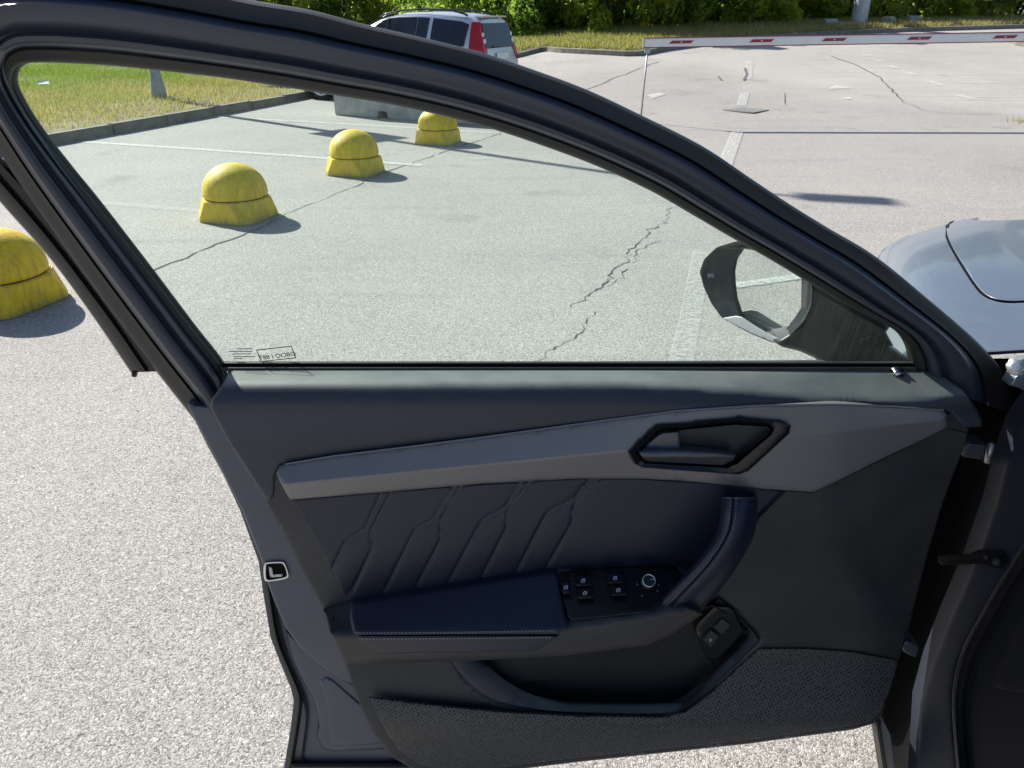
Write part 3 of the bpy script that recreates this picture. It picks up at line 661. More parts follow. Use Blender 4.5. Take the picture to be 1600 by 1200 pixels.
for (u, v), lb in zip(((13, 474), (374, 340), (556, 270), (685, 223)),
        ('yellow dome bollard seen outside the door frame at the left edge', 'yellow dome bollard, nearest of the three seen through the window', 'yellow dome bollard in the middle of the row behind the glass', 'farthest yellow dome bollard, its top cut by the door frame')):
    o = empty('dome_bollard', G(u, v), yawb + random.uniform(-.06, .06)); tag(o, lb, 'bollard', 'yellow dome bollards in a row')
    for nm, me in (('dome', dome_me), ('base', base_me), ('joint', gro_me)): link(nm, me, None, o)
    o.scale = (1, 1, .88)

# lamp post on the verge, with a sign box whose shadow crosses the lot
lp = G(252, 167); lp.z = .10; LH = 7.2
o = empty('lamp_post', lp); tag(o, 'slim grey lamp post standing on the dry verge', 'lamp post')
tube('pole', [(0, 0, -.1), (0, 0, .18), (0, 0, .40), (0, 0, .9), (0, 0, LH)], [.125, .118, .088, .080, .05], M_GALV, o, 14)
box('base_hatch', (.02, -.083, .75), (.09, .01, .3), M_GALV, o, bevel=.003)
shd = Vector((-sd.x, -sd.y, 0)).normalized(); per = Vector((-shd.y, shd.x, 0))
shl = (G(1420, 329) - lp).length; fr = [(Vector((G(*q).x, G(*q).y, 0)) - Vector((lp.x, lp.y, 0))).length for q in ((437, 212), (528, 226))]
zb0, zb1 = fr[0] * math.tan(SUN_EL), fr[1] * math.tan(SUN_EL)
box('sign_box', (0, 0, (zb0 + zb1) / 2), (.62, .16, zb1 - zb0), M_GALV, o, rot=Matrix.Rotation(math.atan2(per.y, per.x), 3, 'Z'), bevel=.01)
ha = (shd + Vector((.35, .35, 0))).normalized()
tube('arm', [(0, 0, LH - .05), tuple(ha * .25 + Vector((0, 0, LH + .05))), tuple(ha * .4 + Vector((0, 0, LH + .09)))], .035, M_GALV, o, 10)
box('lamp_head', tuple(ha * .72 + Vector((0, 0, LH + .1))), (.72, .30, .12), M_GALV, o, rot=Matrix.Rotation(math.atan2(ha.y, ha.x), 3, 'Z'), bevel=.03)

# light mast beyond the barrier
mp_ = G(1340, 44); o = empty('light_mast', mp_); tag(o, 'thick tapered grey light mast on the far verge', 'mast')
pxm = mp_.y / ry(44) / F
tube('pole', [(0, 0, -.2), (0, 0, .05), (0, 0, 12)], [12.5 * pxm, 12.5 * pxm, 5 * pxm], M_GALV, o, 12)
box('foundation', (-.25, -.1, .06), (1.0, .7, .22), M_CONC, o, bevel=.03)
for (u, v, wd, lb) in ((1293, 46.5, 20, 'flat pale rock left of the light mast'), (1312, 47.5, 9, 'smallest pale rock lying beside the flat rock'), (1384, 44, 22, 'grey rock just right of the light mast'), (1424, 41.5, 20, 'blocky rock, farthest right on the verge')):
    g = G(u, v); w_ = wd * g.y / ry(v) / F; bm = bmesh.new(); bmesh.ops.create_icosphere(bm, subdivisions=2, radius=1)
    for vv in bm.verts:
        q = vv.co; k = 1 + .22 * math.sin(q.x * 4 + u) + .16 * math.sin(q.y * 5 + q.z * 6 + u); vv.co = Vector((max(-.8, min(.8, q.x * k)) * w_ * .6, q.y * k * w_ * .4, max(-.5, min(.62, q.z * k)) * w_ * .34))
    r_ = bm_obj('boulder', bm, M_ROCK, angle=.5); r_.location = g + Vector((0, -.1, w_ * .22 + .10)); r_.scale.z = 1.5; tag(r_, lb, 'rock', 'rocks around the light mast')

# barrier boom across the exit
BY = 11.5; t0 = P(1006, 67, BY); t1 = P(1600, 57.5, BY); bd = (t1 - t0); ang = math.atan2(bd.z, bd.x); ex = Vector((math.cos(ang), 0, math.sin(ang))); ez = Vector((-math.sin(ang), 0, math.cos(ang)))
o = empty('barrier_boom', Vector((t0.x + 8.6, BY, hf(t0.x + 8.6, BY)))); tag(o, 'long white barrier boom with red reflectors across the exit road', 'barrier')
inv = -Vector(o.location); rotb = Matrix.Rotation(-ang, 3, 'Y')
def onb(s, h, d=0): return t0 + ex * s + ez * h + Vector((0, d, 0)) + inv
LB = 8.0; bh = 12.0 * BY / ry(67) / F
box('boom', onb(LB / 2, 0), (LB, .045, bh), M_BOOM, o, rotb, .010)
box('red_edge', onb(LB / 2, bh / 2 + .006), (LB, .03, .012), M_RED, o, rotb, .003); box('red_edge', onb(LB / 2, -bh / 2 - .006), (LB, .03, .012), M_RED, o, rotb, .003)
pxb = BY / ry(67) / F
for u in (1064, 1189, 1302, 1434, 1567, 1700):
    s = (u - 1006) * pxb; bm = bmesh.new(); h2 = .019; l2 = .148; sk = .022
    q = [onb(s + a * l2 + b * sk, b * h2 + .004, -.0235) for a, b in ((-1, -1), (1, -1), (1, 1), (-1, 1))]
    f = bm.faces.new([bm.verts.new(p) for p in q]); r = bmesh.ops.extrude_face_region(bm, geom=[f]); bmesh.ops.translate(bm, vec=(0, -.004, 0), verts=[v_ for v_ in r['geom'] if isinstance(v_, bmesh.types.BMVert)])
    rf = bm_obj('reflector', bm, M_RED, o); box('reflector_joint', onb(s, .004, -.0285), (.022, .003, .012), M_BOOM, o, rotb)
box('end_cap', onb(-.004, 0), (.012, .05, bh + .012), M_GALV, o, rotb, .003)
for s in (1.1, 1.5, 3.05, 5.2): box('rivet', onb(s, -bh / 2 - .010), (.018, .02, .012), M_IRON, o, rotb, .003)
box('strut_bracket', onb(.055, -bh / 2 - .045), (.085, .04, .075), M_GALV, o, rotb, .01)
tube('hanging_strut', [onb(.055, -bh / 2 - .08), Vector((t0.x + .03, BY, .02)) + inv], .012, M_GALV, o, 8)
box('strut_foot', Vector((t0.x + .03, BY, hf(t0.x, BY) + .015)) + inv, (.14, .14, .03), M_RUB, o, bevel=.006)
pv = onb(LB + .35, 0, 0); box('cabinet', Vector((pv.x, pv.y + .28, .55)), (.36, .36, 1.1), mat('orange_enamel', (.6, .22, .03), .45), o, bevel=.02)
tube('pivot', [pv + Vector((-.5, 0, -.03)), pv + Vector((.1, 0, 0))], .05, M_GALV, o, 10)

# concrete barrier block with lifting notch
ca, cb = G(523, 180), G(700, 192); cd = Vector((cb.x - ca.x, cb.y - ca.y, 0)).normalized(); cn = Vector((-cd.y, cd.x, 0)); CLn = 2.6; CHh = .82
o = empty('concrete_barrier', ca, math.atan2(cd.y, cd.x)); tag(o, 'pale concrete barrier block standing in front of the silver van', 'concrete barrier')
ns = (G(598, 185) - ca).length
bm = bmesh.new(); nz, nw = .10, .20
pr = [(0, 0), (ns - nw / 2, 0), (ns - nw / 2 + .02, nz), (ns + nw / 2 - .02, nz), (ns + nw / 2, 0), (CLn - ns - nw / 2 + .9, 0), (CLn, 0), (CLn, CHh), (0, CHh)]
f = bm.faces.new([bm.verts.new((x, 0, z_)) for x, z_ in pr]); r = bmesh.ops.extrude_face_region(bm, geom=[f]); bmesh.ops.translate(bm, vec=(0, .42, 0), verts=[v_ for v_ in r['geom'] if isinstance(v_, bmesh.types.BMVert)])
bmesh.ops.bevel(bm, geom=[e_ for e_ in bm.edges if e_.calc_length() > .3], offset=.015, segments=2, affect='EDGES')
bm_obj('block', bm, M_CONC, o)
for s in (.6, 2.0): tube('lifting_eye', [(s, .21, CHh - .05), (s, .21, CHh + .05), (s + .05, .21, CHh + .09), (s + .10, .21, CHh + .05), (s + .10, .21, CHh - .05)], .009, M_IRON, o, 8)

# silver van, x forward, y to its left
def make_van():
    o = empty('parked_van'); tag(o, 'silver van with roof rails and tall red tail lamp parked before the hedge', 'van')
    st = [(2.25, .30, .55, .70, .55, .50), (2.10, .24, .66, .84, .74, .62), (1.7, .22, .80, .95, .84, .70), (1.15, .22, .92, 1.04, .865, .74), (.80, .22, .96, 1.16, .87, .70), (.35, .22, .98, 1.36, .87, .64), (0, .22, .98, 1.50, .87, .62), (-.4, .22, .98, 1.575, .87, .625),
          (-1.0, .22, .985, 1.59, .87, .62), (-1.6, .23, .99, 1.565, .865, .61), (-1.95, .25, 1.0, 1.52, .85, .60), (-2.06, .27, 1.0, 1.46, .835, .59), (-2.13, .30, 1.0, 1.20, .815, .66), (-2.19, .32, .94, 1.02, .795, .70), (-2.25, .36, .70, .80, .76, .68)]
    rings = []
    for x, z0, zb, zt, wb, wr in st:
        h = [(wb * .93, z0), (wb, z0 + .22), (wb + .012, (z0 + zb) / 2), (wb, zb), ((wb + wr) / 2 + .01, (zb + zt) / 2 + .0), (wr + .02, zt - .05), (wr - .06, zt - .008), (wr * .5, zt + .018), (0, zt + .025)]
        rings.append([(x, y, z_) for y, z_ in h] + [(x, -y, z_) for y, z_ in h[-2::-1]])
    N = len(rings[0]); vs = [p for r in rings for p in r]; fs = [(i * N + k, i * N + k + 1, (i + 1) * N + k + 1, (i + 1) * N + k) for i in range(len(rings) - 1) for k in range(N - 1)]
    fs += [(i * N + N - 1, i * N, (i + 1) * N, (i + 1) * N + N - 1) for i in range(len(rings) - 1)]; fs += [tuple(range(N)), tuple((len(rings) - 1) * N + k for k in range(N))[::-1]]
    bm = bmesh.new(); me = bpy.data.meshes.new('t'); me.from_pydata(vs, [], fs); bm.from_mesh(me); bpy.data.meshes.remove(me)
    bm_obj('body', bm, M_SILVER, o, angle=.55)
    X = [s[0] for s in st][::-1]
    def at(x, k): return float(np.interp(x, X, [s[k] for s in st][::-1]))
    def side(x, z_):
        zb, zt, wb, wr = at(x, 2), at(x, 3), at(x, 4), at(x, 5); zm, wm = (zb + zt) / 2, (wb + wr) / 2 + .01
        return float(np.interp(z_, [zb - .5, zb, zm, zt - .05], [wb, wb, wm, wr + .02]))
    def splate(name, pts, m, sgn, lift=.026, par=o):
        out = dense(pts, .08); V, _, Fc, *_ = delaunay_2d_cdt([Vector(p) for p in out], [(i, (i + 1) % len(out)) for i in range(len(out))], [], 1, 1e-5)
        n_ = len(V); vs = [(p.x, sgn * (side(p.x, p.y) + lift), p.y) for p in V] + [(p.x, sgn * (side(p.x, p.y) - .02), p.y) for p in V]
        fs = [tuple(f) for f in Fc]; ed = {}
        for f in fs:
            for i in range(len(f)): ed[(f[i], f[(i + 1) % len(f)])] = 1
        fs = fs + [(b, a, a + n_, b + n_) for a, b in ed if (b, a) not in ed]
        return pd(name, vs, fs, m, par)
    for sgn in (1, -1):
        splate('window', [(.55, 1.02), (-.22, 1.02), (-.22, 1.50), (-.05, 1.46), (.25, 1.27)], M_VGLASS, sgn)
        splate('window', [(-.31, 1.02), (-.82, 1.02), (-.82, 1.52), (-.31, 1.51)], M_VGLASS, sgn); splate('window', [(-.85, 1.02), (-1.06, 1.02), (-1.08, 1.51), (-.85, 1.52)], M_VGLASS, sgn)
        splate('window', [(-1.16, 1.03), (-1.86, 1.04), (-1.90, 1.40), (-1.75, 1.45), (-1.17, 1.505)], M_VGLASS, sgn)
        splate('pillar_trim', [(-.225, 1.02), (-.305, 1.02), (-.305, 1.51), (-.225, 1.50)], M_GLOSS, sgn, .006)
        splate('door_seam', [(-.26, .35), (-.272, .35), (-.272, 1.0), (-.26, 1.0)], M_BLACK, sgn, .003); splate('door_seam', [(-1.12, .35), (-1.132, .35), (-1.132, 1.0), (-1.12, 1.0)], M_BLACK, sgn, .003)
        splate('door_handle', [(-.42, .86), (-.6, .86), (-.6, .895), (-.42, .895)], M_SILVER, sgn, .03)
        # tail lamp wraps the rear corner
        q = [(-1.94, 1.44), (-1.98, 1.44), (-2.065, 1.20), (-2.10, .82), (-2.03, .80), (-1.97, 1.0)]
        L = splate('tail_lamp', q, M_TAIL, sgn, .014)
        def rear(z_): return float(np.interp(z_, [.8, 1.02, 1.2, 1.46], [-2.25, -2.19, -2.13, -2.06])) - .014
        hv = []
        for z_, y0, y1 in ((1.44, .60, .55), (1.3, .66, .56), (1.15, .70, .56), (1.0, .745, .58), (.86, .76, .62), (.78, .76, .68)): hv += [(rear(z_) + .115, sgn * (y0 + .10), z_), (rear(z_) + .04, sgn * (y0 + .045), z_), (rear(z_), sgn * y0 * .97, z_), (rear(z_), sgn * y1, z_), (rear(z_) + .05, sgn * y1, z_)]
        pd('tail_lamp', hv, [(i * 5 + k, i * 5 + k + 1, i * 5 + k + 6, i * 5 + k + 5) for i in range(5) for k in range(4)], M_TAIL, o, False)
        for z_, r0 in ((1.23, .042), (1.12, .048)):
            bm = bmesh.new(); bmesh.ops.create_cone(bm, cap_ends=True, segments=18, radius1=r0, radius2=r0 * .85, depth=.02)
            bmesh.ops.transform(bm, matrix=Matrix.Translation((rear(z_) - .012, sgn * .615, z_)) @ Matrix.Rotation(-math.pi / 2, 4, 'Y'), verts=bm.verts); bm_obj('lamp_lens', bm, M_BOOM, o, angle=.5)
        # roof rail
        rp = [(.05, 1.515), (-.1, 1.58), (-.5, 1.635), (-1.0, 1.65), (-1.5, 1.63), (-1.75, 1.575), (-1.82, 1.545)]
        tube('roof_rail', [(x, sgn * .565, z_) for x, z_ in rp], [.02, .018, .016, .016, .016, .018, .02], M_GLOSS, o, 8)
    def wscreen(name, pts, m):
        vs = pts + [(x + .0, y, z_ - .02) for x, y, z_ in pts]; n_ = len(pts); fs = [tuple(range(n_))] + [(i, (i + 1) % n_, n_ + (i + 1) % n_, n_ + i) for i in range(n_)]; pd(name, vs, fs, m, o)
    wscreen('windscreen', [(.93, .66, 1.125), (.93, -.66, 1.125), (.06, -.54, 1.515), (.06, .54, 1.515)], M_VGLASS)
    rg = [(-2.215, .62, 1.0), (-2.165, .60, 1.18), (-2.10, .55, 1.42), (-2.10, -.55, 1.42), (-2.165, -.60, 1.18), (-2.215, -.62, 1.0)]
    pd('rear_window', rg + [(x + .03, y, z_) for x, y, z_ in rg], [(0, 1, 4, 5), (1, 2, 3, 4), (0, 6, 7, 1), (1, 7, 8, 2), (2, 8, 9, 3), (3, 9, 10, 4), (4, 10, 11, 5), (5, 11, 6, 0)], M_VGLASS, o)
    box('rear_wiper', (-2.235, .1, 1.03), (.02, .5, .02), M_GLOSS, o); box('number_plate', (-2.262, 0, .86), (.012, .52, .11), M_BOOM, o); box('rear_bumper', (-2.22, 0, .48), (.16, 1.56, .30), M_SILVER, o, bevel=.05)
    box('spoiler', (-2.02, 0, 1.53), (.2, 1.0, .03), M_SILVER, o, bevel=.012)
    # wheels
    rim_src = None
    for x in (1.38, -1.37):
        for sgn in (1, -1):
            wv, wf = revolve([(.232, -.10), (.245, -.105), (.29, -.10), (.318, -.07), (.318, .07), (.29, .10), (.245, .105), (.232, .10)], 28)
            T = Matrix.Translation((x, sgn * .79, .318)) @ Matrix.Rotation(-sgn * math.pi / 2, 4, 'X')
            wh = pd('wheel', [T @ Vector(p) for p in wv], wf[:-1], M_TYRE, o, True)
            bm = bmesh.new()
            for k in range(5):
                a = k * 2 * math.pi / 5
                for dd in (-.16, .16): bm_box(bm, Vector((math.cos(a + dd) * .135, math.sin(a + dd) * .135, .09)), (.21, .026, .02), Matrix.Rotation(a + dd * .55, 3, 'Z'))
            for r0, r1 in ((.205, .235),):
                vv, ff = revolve([(r0, .085), (r0, .10), (r1, .103), (r1, .085)], 28); me = bpy.data.meshes.new('t'); me.from_pydata(vv, [], ff[:-1]); bm.from_mesh(me)
            bmesh.ops.create_cone(bm, cap_ends=True, segments=14, radius1=.05, radius2=.045, depth=.03, matrix=Matrix.Translation((0, 0, .09)))
            bmesh.ops.transform(bm, matrix=T, verts=bm.verts); bm_obj('rim', bm, M_BOOM, wh)
            vv, ff = revolve([(.20, .02), (.05, .02)], 24); pd('rim_dish', [T @ Vector(p) for p in vv], ff, M_BLACK, wh)
    for x in (1.38, -1.37):
        for sgn in (1, -1):
            bm = bmesh.new(); bmesh.ops.create_cone(bm, cap_ends=True, segments=28, radius1=.365, radius2=.365, depth=.02); bmesh.ops.transform(bm, matrix=Matrix.Translation((x, sgn * .872, .33)) @ Matrix.Rotation(math.pi / 2, 4, 'X'), verts=bm.verts); bm_obj('wheel_arch', bm, M_BLACK, o)
    return o
van = make_van()
VYAW = math.radians(180 - 24)
van.scale = (.88, .88, .88)
fw = G(503, 156)                              # left front tyre contact
off = Matrix.Rotation(VYAW, 3, 'Z') @ Vector((1.38, .87, 0)) * .88
van.location = (fw.x - off.x, fw.y - off.y, .02); van.rotation_euler[2] = VYAW

# ================================================================== THE CAR WITH ITS OPEN DOOR
CARLOC = Vector((1.35, .2, 0))
CAR = empty('car', CARLOC); tag(CAR, 'graphite grey car with its front door wide open, filling the foreground', 'car')
def Yg(v): return 1.045 - (570 - v) * .00025
def DS(u, v): return interp(v, [(560, 1.065), (900, 1.02), (1240, .96)])
def DP(u, v): return interp(v, [(600, .985), (640, .972), (760, .972), (900, .978), (1035, .962), (1060, .952), (1090, .944), (1130, .936), (1240, .948)]) + .022 * ss((u - 1330) / 170)
LEFT = [(296, 640), (324, 696), (349, 742), (375, 797), (404, 877), (411, 926), (423, 997), (442, 1046), (454, 1074), (459, 1095), (454, 1138), (443, 1205)]
door = sheet('door', [(330, 600)] + LEFT + [(440, 1240), (700, 1225), (760, 1200), (900, 1182), (1171, 1153), (1333, 1131), (1358, 1122), (1372, 1108), (1398, 1032), (1413, 983), (1440, 875), (1467, 783), (1493, 712), (1507, 660), (1500, 592)], DS, M_JAMB, CAR, 30, .075)
door['label'] = 'open front door with leather trimmed inner panel'
D = door
# rear edge: upper jamb face, raised lower panel, rubber strip
jA = [(292, 632), (326, 696), (350, 742), (378, 797), (406, 868), (410, 880), (419, 913), (432, 948), (447, 982), (466, 1008), (488, 1031), (522, 1057), (548, 1083), (570, 1110), (600, 1110), (600, 1000), (560, 900), (450, 760), (400, 640)]
sheet('jamb_face', jA, lambda u, v: DS(u, v) - .022 + .02 * ss((v - 1000) / 110), M_JAMB, D, 14, .02, 4)
jB = [(446, 985), (452, 1010), (459, 1034), (474, 1065), (490, 1093), (497, 1126), (495, 1152), (504, 1169), (520, 1174), (620, 1170), (640, 1210), (720, 1190), (600, 1090), (540, 1062), (490, 1020)]
sheet('lower_jamb_panel', jB, lambda u, v: DS(u, v) - .010, M_JAMB, D, 14, .02, 5)
sheet('jamb_plate', [(497, 1060), (505, 1055), (520, 1062), (575, 1110), (620, 1162), (522, 1166), (513, 1158), (513, 1118), (508, 1090)], lambda u, v: DS(u, v) - .0125, M_JAMB, D, 12, .01, 4)
ls = cr(LEFT[3:], 40)
loft('edge_seal', [[(p[0] - o_, p[1], DS(*p) + dy) for p in ls] for o_, dy in ((-1, .03), (-2, .006), (-5, -.006), (-9, -.008), (-13, -.003), (-15, .01))], M_RUB, D)
ls2 = cr([(425, 925), (437, 990), (452, 1040), (472, 1085), (480, 1120), (474, 1175), (478, 1192), (560, 1194), (640, 1190)], 60)
loft('inner_seal', [[(p[0] + a, p[1] + b, DS(*p) - .003 + dy) for p in ls2] for a, b, dy in ((-3, 2, .008), (-2, 1, 0), (1, -1, -.003), (3, -2, .008))], M_RUB, D)
loft('bottom_seal', [[(u, v, DS(u, v) + dy) for u in np.linspace(455, 690, 24)] for v, dy in ((1190, .004), (1193, -.008), (1198, -.012), (1204, -.010), (1208, .004))], M_RUB, D)
# latch opening with bright rim
lo = [(417, 884), (419, 882), (438, 881), (443, 884), (447, 897), (444, 901), (424, 905), (417, 903)]
lo_o = [(412, 882), (416, 878), (440, 877), (446, 881), (452, 899), (448, 905), (422, 909), (413, 905)]
li = cr(lo, 40, True); lo2 = cr(lo_o, 40, True); jd = lambda u, v: DS(u, v) - .022
loft('latch_rim', [[(p[0], p[1], jd(*p) + .004) for p in lo2], [(p[0], p[1], jd(*p) - .004) for p in lo2 * .7 + li * .3], [(p[0], p[1], jd(*p) - .004) for p in lo2 * .3 + li * .7], [(p[0], p[1], jd(*p) + .004) for p in li]], M_CHROME, D, True)
sheet('latch_hole', [tuple(p) for p in cr(lo, 24, True)], lambda u, v: jd(u, v) - .001, M_BLACK, D, 6, 0)
sheet('latch_claw', [(419, 885), (425, 887), (427, 897), (442, 897), (442, 901), (422, 903)], lambda u, v: jd(u, v) - .003, M_STEEL, D, 5, .001, 1)

# window frame
PAIRS = [((330, 690), (352, 600)), ((299, 650), (345, 570)), ((240, 575), (299, 511)), ((150, 455), (230, 420)), ((60, 330), (150, 317)), ((0, 240), (105, 262)), ((-60, 135), (55, 197)), ((-88, 60), (23, 143)), ((-72, -5), (19, 117)), ((-20, -45), (31, 101)), ((60, -52), (65, 97)), ((180, -42), (160, 101)),
 ((300, -20), (270, 112)), ((390, 0), (355, 122)), ((480, 15), (440, 135)), ((560, 36), (520, 148)), ((650, 57), (600, 161)), ((750, 82), (690, 180)), ((840, 112), (775, 203)), ((920, 142), (850, 228)), ((1005, 182), (930, 258)), ((1100, 230), (1015, 297)), ((1175, 280), (1085, 337)), ((1235, 320), (1145, 372)),
 ((1300, 360), (1205, 406)), ((1370, 402), (1275, 448)), ((1450, 467), (1345, 488)), ((1530, 537), (1398, 516)), ((1572, 590), (1420, 545)), ((1588, 650), (1428, 590))]
FO = cr_same([p[0] for p in PAIRS], 6); FI = cr_same([p[1] for p in PAIRS], 6)
def frail(s, dy):
    q = FO + (FI - FO) * s; return [(a, b, Yg(b) + dy) for a, b in q]
loft('outer_seal', [frail(s, d) for s, d in ((0, .035), (.012, .005), (.05, -.003), (.16, -.006), (.26, -.012), (.30, -.006), (.315, .006))], M_RUB, D, thick=.01)
loft('window_frame', [frail(s, d) for s, d in ((.29, .01), (.31, -.016), (.335, -.022), (.36, -.034), (.385, -.040), (.41, -.041), (.47, -.040), (.55, -.037), (.60, -.033), (.635, -.025), (.66, -.020), (.68, -.020), (.70, -.025), (.725, -.029), (.76, -.029), (.81, -.022), (.845, -.012), (.855, .0))], M_FRAMEP, D, thick=.012)
loft('glass_run', [frail(s, d) for s, d in ((.835, -.004), (.85, -.012), (.875, -.014), (.95, -.009), (.985, -.005), (1.0, .0), (1.005, .012))], M_RUB, D, thick=.012)
# outside pillar cover hanging past the frame
pcO = cr([(-90, 210), (0, 316), (77, 403), (145, 495), (204, 582)], 30); pcI = cr([(-40, 212), (62, 325), (142, 430), (205, 512), (252, 580)], 30)
loft('pillar_cover', [[(*(pcO[i] + (pcI[i] - pcO[i]) * s), Yg(pcO[i][1]) + .034 + dy) for i in range(30)] for s, dy in ((0, .0), (.05, -.010), (.5, -.012), (.6, -.006), (1, -.006))], M_GLOSS, D, thick=.012)
tube('cover_clip', [P(208, 583, 1.075), P(213, 584, 1.075)], .006, M_RUB, D, 8)
# glass
gi = cr([tuple(FI[i]) for i in range(6, len(FI) - 4, 6)], 140)
gout = [(344, 585)] + [tuple(p + (p - np.array([700, 400])) * .006) for p in gi] + [(1430, 585)]
sheet('window_glass', gout, lambda u, v: Yg(v) + .006, M_GLASS, D, 60, .0)
# waist seal
us = np.linspace(346, 1432, 60)
loft('waist_seal', [[(u, v, y) for u in us] for v, y in ((564.5, 1.05), (565.5, 1.044), (567.5, 1.041), (569, 1.043), (570, 1.05), (571, 1.05), (572, 1.040), (575, 1.035), (579, 1.034), (580, 1.045))], M_RUB, D)
# printed mark on the glass, read from outside
bm = bmesh.new()
for a, b in (((401, 547), (455, 541)), ((455, 541), (462, 559)), ((462, 559), (408, 565)), ((408, 565), (401, 547))):
    p, q = P(*a, Yg(a[1]) + .0045), P(*b, Yg(b[1]) + .0045); d = q - p; bm_box(bm, (p + q) / 2, (d.length + .0012, .0004, .0012), d.to_track_quat('X', 'Z').to_matrix())
bm_obj('print_border', bm, M_BLACK, D)
def gtext(txt, u0, v0, u1, v1, size, m):
    """mirror-written text along a baseline from right (u0,v0) to left (u1,v1)"""
    cu = bpy.data.curves.new('glass_print', 'FONT'); cu.body = txt; cu.size = size; cu.align_x = 'CENTER'; cu.extrude = .0002
    o = bpy.data.objects.new('glass_print', cu); COL.objects.link(o); cu.materials.append(m); o.parent = D
    p, q = P(u0, v0, Yg(v0) + .0045), P(u1, v1, Yg(v1) + .0045); ex_ = (q - p).normalized(); up_ = (P(u0, v0 - 10, Yg(v0 - 10) + .0045) - p); up_ = (up_ - ex_ * up_.dot(ex_)).normalized(); nz_ = ex_.cross(up_)
    dg = bpy.context.evaluated_depsgraph_get(); dg.update(); me = bpy.data.meshes.new_from_object(o.evaluated_get(dg)); bpy.data.objects.remove(o); me.materials.clear(); o = link('glass_print', me, m, D)
    c = (p + q) / 2; o.matrix_basis = Matrix(((ex_.x, up_.x, nz_.x, c.x), (ex_.y, up_.y, nz_.y, c.y), (ex_.z, up_.z, nz_.z, c.z), (0, 0, 0, 1)))
gtext('OBOO I 88T', 459, 556, 410, 562, .0105, M_BLACK)
for k, (uu, vv, wdt) in enumerate(((382, 545, 24), (376, 549, 36), (378, 553, 30), (382, 557, 34), (372, 560, 14))):
    box('fine_print', P(uu, vv, Yg(vv) + .0045), (wdt * .00095, .0003, .0014), mat('grey_print', (.22, .25, .24), .8), D)

# upper roll of the trim
DT = [(437, 727), (520, 713), (650, 697), (780, 680), (960, 655), (1060, 642), (1180, 634), (1300, 632), (1400, 635), (1478, 641)]
roll = [(357, 578), (800, 577), (1300, 577), (1425, 578), (1452, 580), (1478, 590), (1505, 610), (1524, 635), (1535, 658), (1534, 667), (1505, 668), (1496, 655), (1485, 645), (1478, 641)] + DT[::-1][1:] + [(430, 740), (428, 775), (418, 784), (353, 684), (329, 638), (330, 624), (345, 604), (352, 592)]
def RD(u, v):
    vb = 600 + 30 * ss((u - 950) / 420); a = 1.036; b = .978
    if v <= vb:
        t = (v - 577) / (vb - 577); return a + (b - a) * (t - .0)
    return b - .016 * ss((v - vb) / 34) + .006 * ss((v - vb - 40) / 60) + .02 * ss((u - 1440) / 90)
def RDs(u, v): return (RD(u, v - 5) + RD(u, v - 2) + RD(u, v + 2) + RD(u, v + 5)) / 4
sheet('upper_trim', roll, RDs, M_ROLL, D, 9, .02, 5)
tube('lock_pin', [P(1401, 584, 1.028), P(1403, 580, 1.026)], [.007, .004], M_CHROME, D, 12); tube('lock_collar', [P(1402, 583, 1.034), P(1402, 582.5, 1.028)], .010, M_GLOSS, D, 14)
# base trim with the door pocket cut out
RIMO = cr_same([(700, 1026), (735, 1070), (772, 1095), (825, 1108), (890, 1114), (1032, 1116), (1066, 1109), (1100, 1084), (1178, 1010), (1183, 996), (1170, 978), (1124, 934)], 6)
RIMI = cr_same([(748, 1022), (782, 1055), (823, 1080), (861, 1092), (907, 1098), (1045, 1098), (1079, 1088), (1112, 1054), (1164, 995), (1162, 985), (1150, 972), (1112, 946)], 6)
hole = [tuple(p) for p in RIMO] + [(1085, 945), (1000, 995), (760, 1014)]
TRIM = [(345, 650), (353, 684), (417, 786), (460, 866), (505, 950), (517, 990), (540, 1038), (562, 1101), (581, 1142), (612, 1182), (645, 1202), (700, 1216), (770, 1207), (900, 1191), (1171, 1162), (1333, 1140), (1364, 1131), (1379, 1116), (1404, 1032), (1420, 983), (1447, 875), (1474, 783), (1501, 712), (1514, 672), (1505, 645)]
sheet('trim_panel', TRIM, DP, M_PLAST, D, 14, .025, 3, holes=[hole])
loft('pocket_rim', [[(*(RIMO[i] * (1 - s) + RIMI[i] * s), DP(*RIMO[i]) + dy) for i in range(len(RIMO))] for s, dy in ((-.06, .006), (.0, -.003), (.12, -.005), (.7, .006), (.95, .012), (1.0, .02))], M_ROLL, D)
cup = [tuple(p) for p in RIMI] + [(1080, 955), (1000, 1000), (880, 1010), (770, 1016)]; cc_ = np.array(cup).mean(0)
loft('pocket', [[(*(np.array(p) * (1 - s) + cc_ * s), y) for p in cup] for s, y in ((-.01, .962), (.02, .974), (.10, .984), (.35, .986))], mat('pocket_black', (.012, .012, .014), .6), D, True, cap=True)
# release button on the pocket's front wall
sheet('button_panel', [(1085, 985), (1092, 972), (1116, 947), (1138, 948), (1147, 953), (1161, 984), (1159, 991), (1124, 1030), (1113, 1034), (1104, 1028)], lambda u, v: .968 - .0001 * (u - 1085), M_GLOSS, D, 8, .02, 3)
for q in ([(1099, 1000), (1111, 985), (1124, 994), (1111, 1011)], [(1116, 981), (1128, 967), (1142, 976), (1129, 992)]):
    sheet('release_button', q, lambda u, v: .960, mat('button_grey', (.035, .035, .038), .5), D, 4, .008, .7)
box('button_print', P(1110, 1000, .9585), (.004, .0006, .006), M_ICON, D)
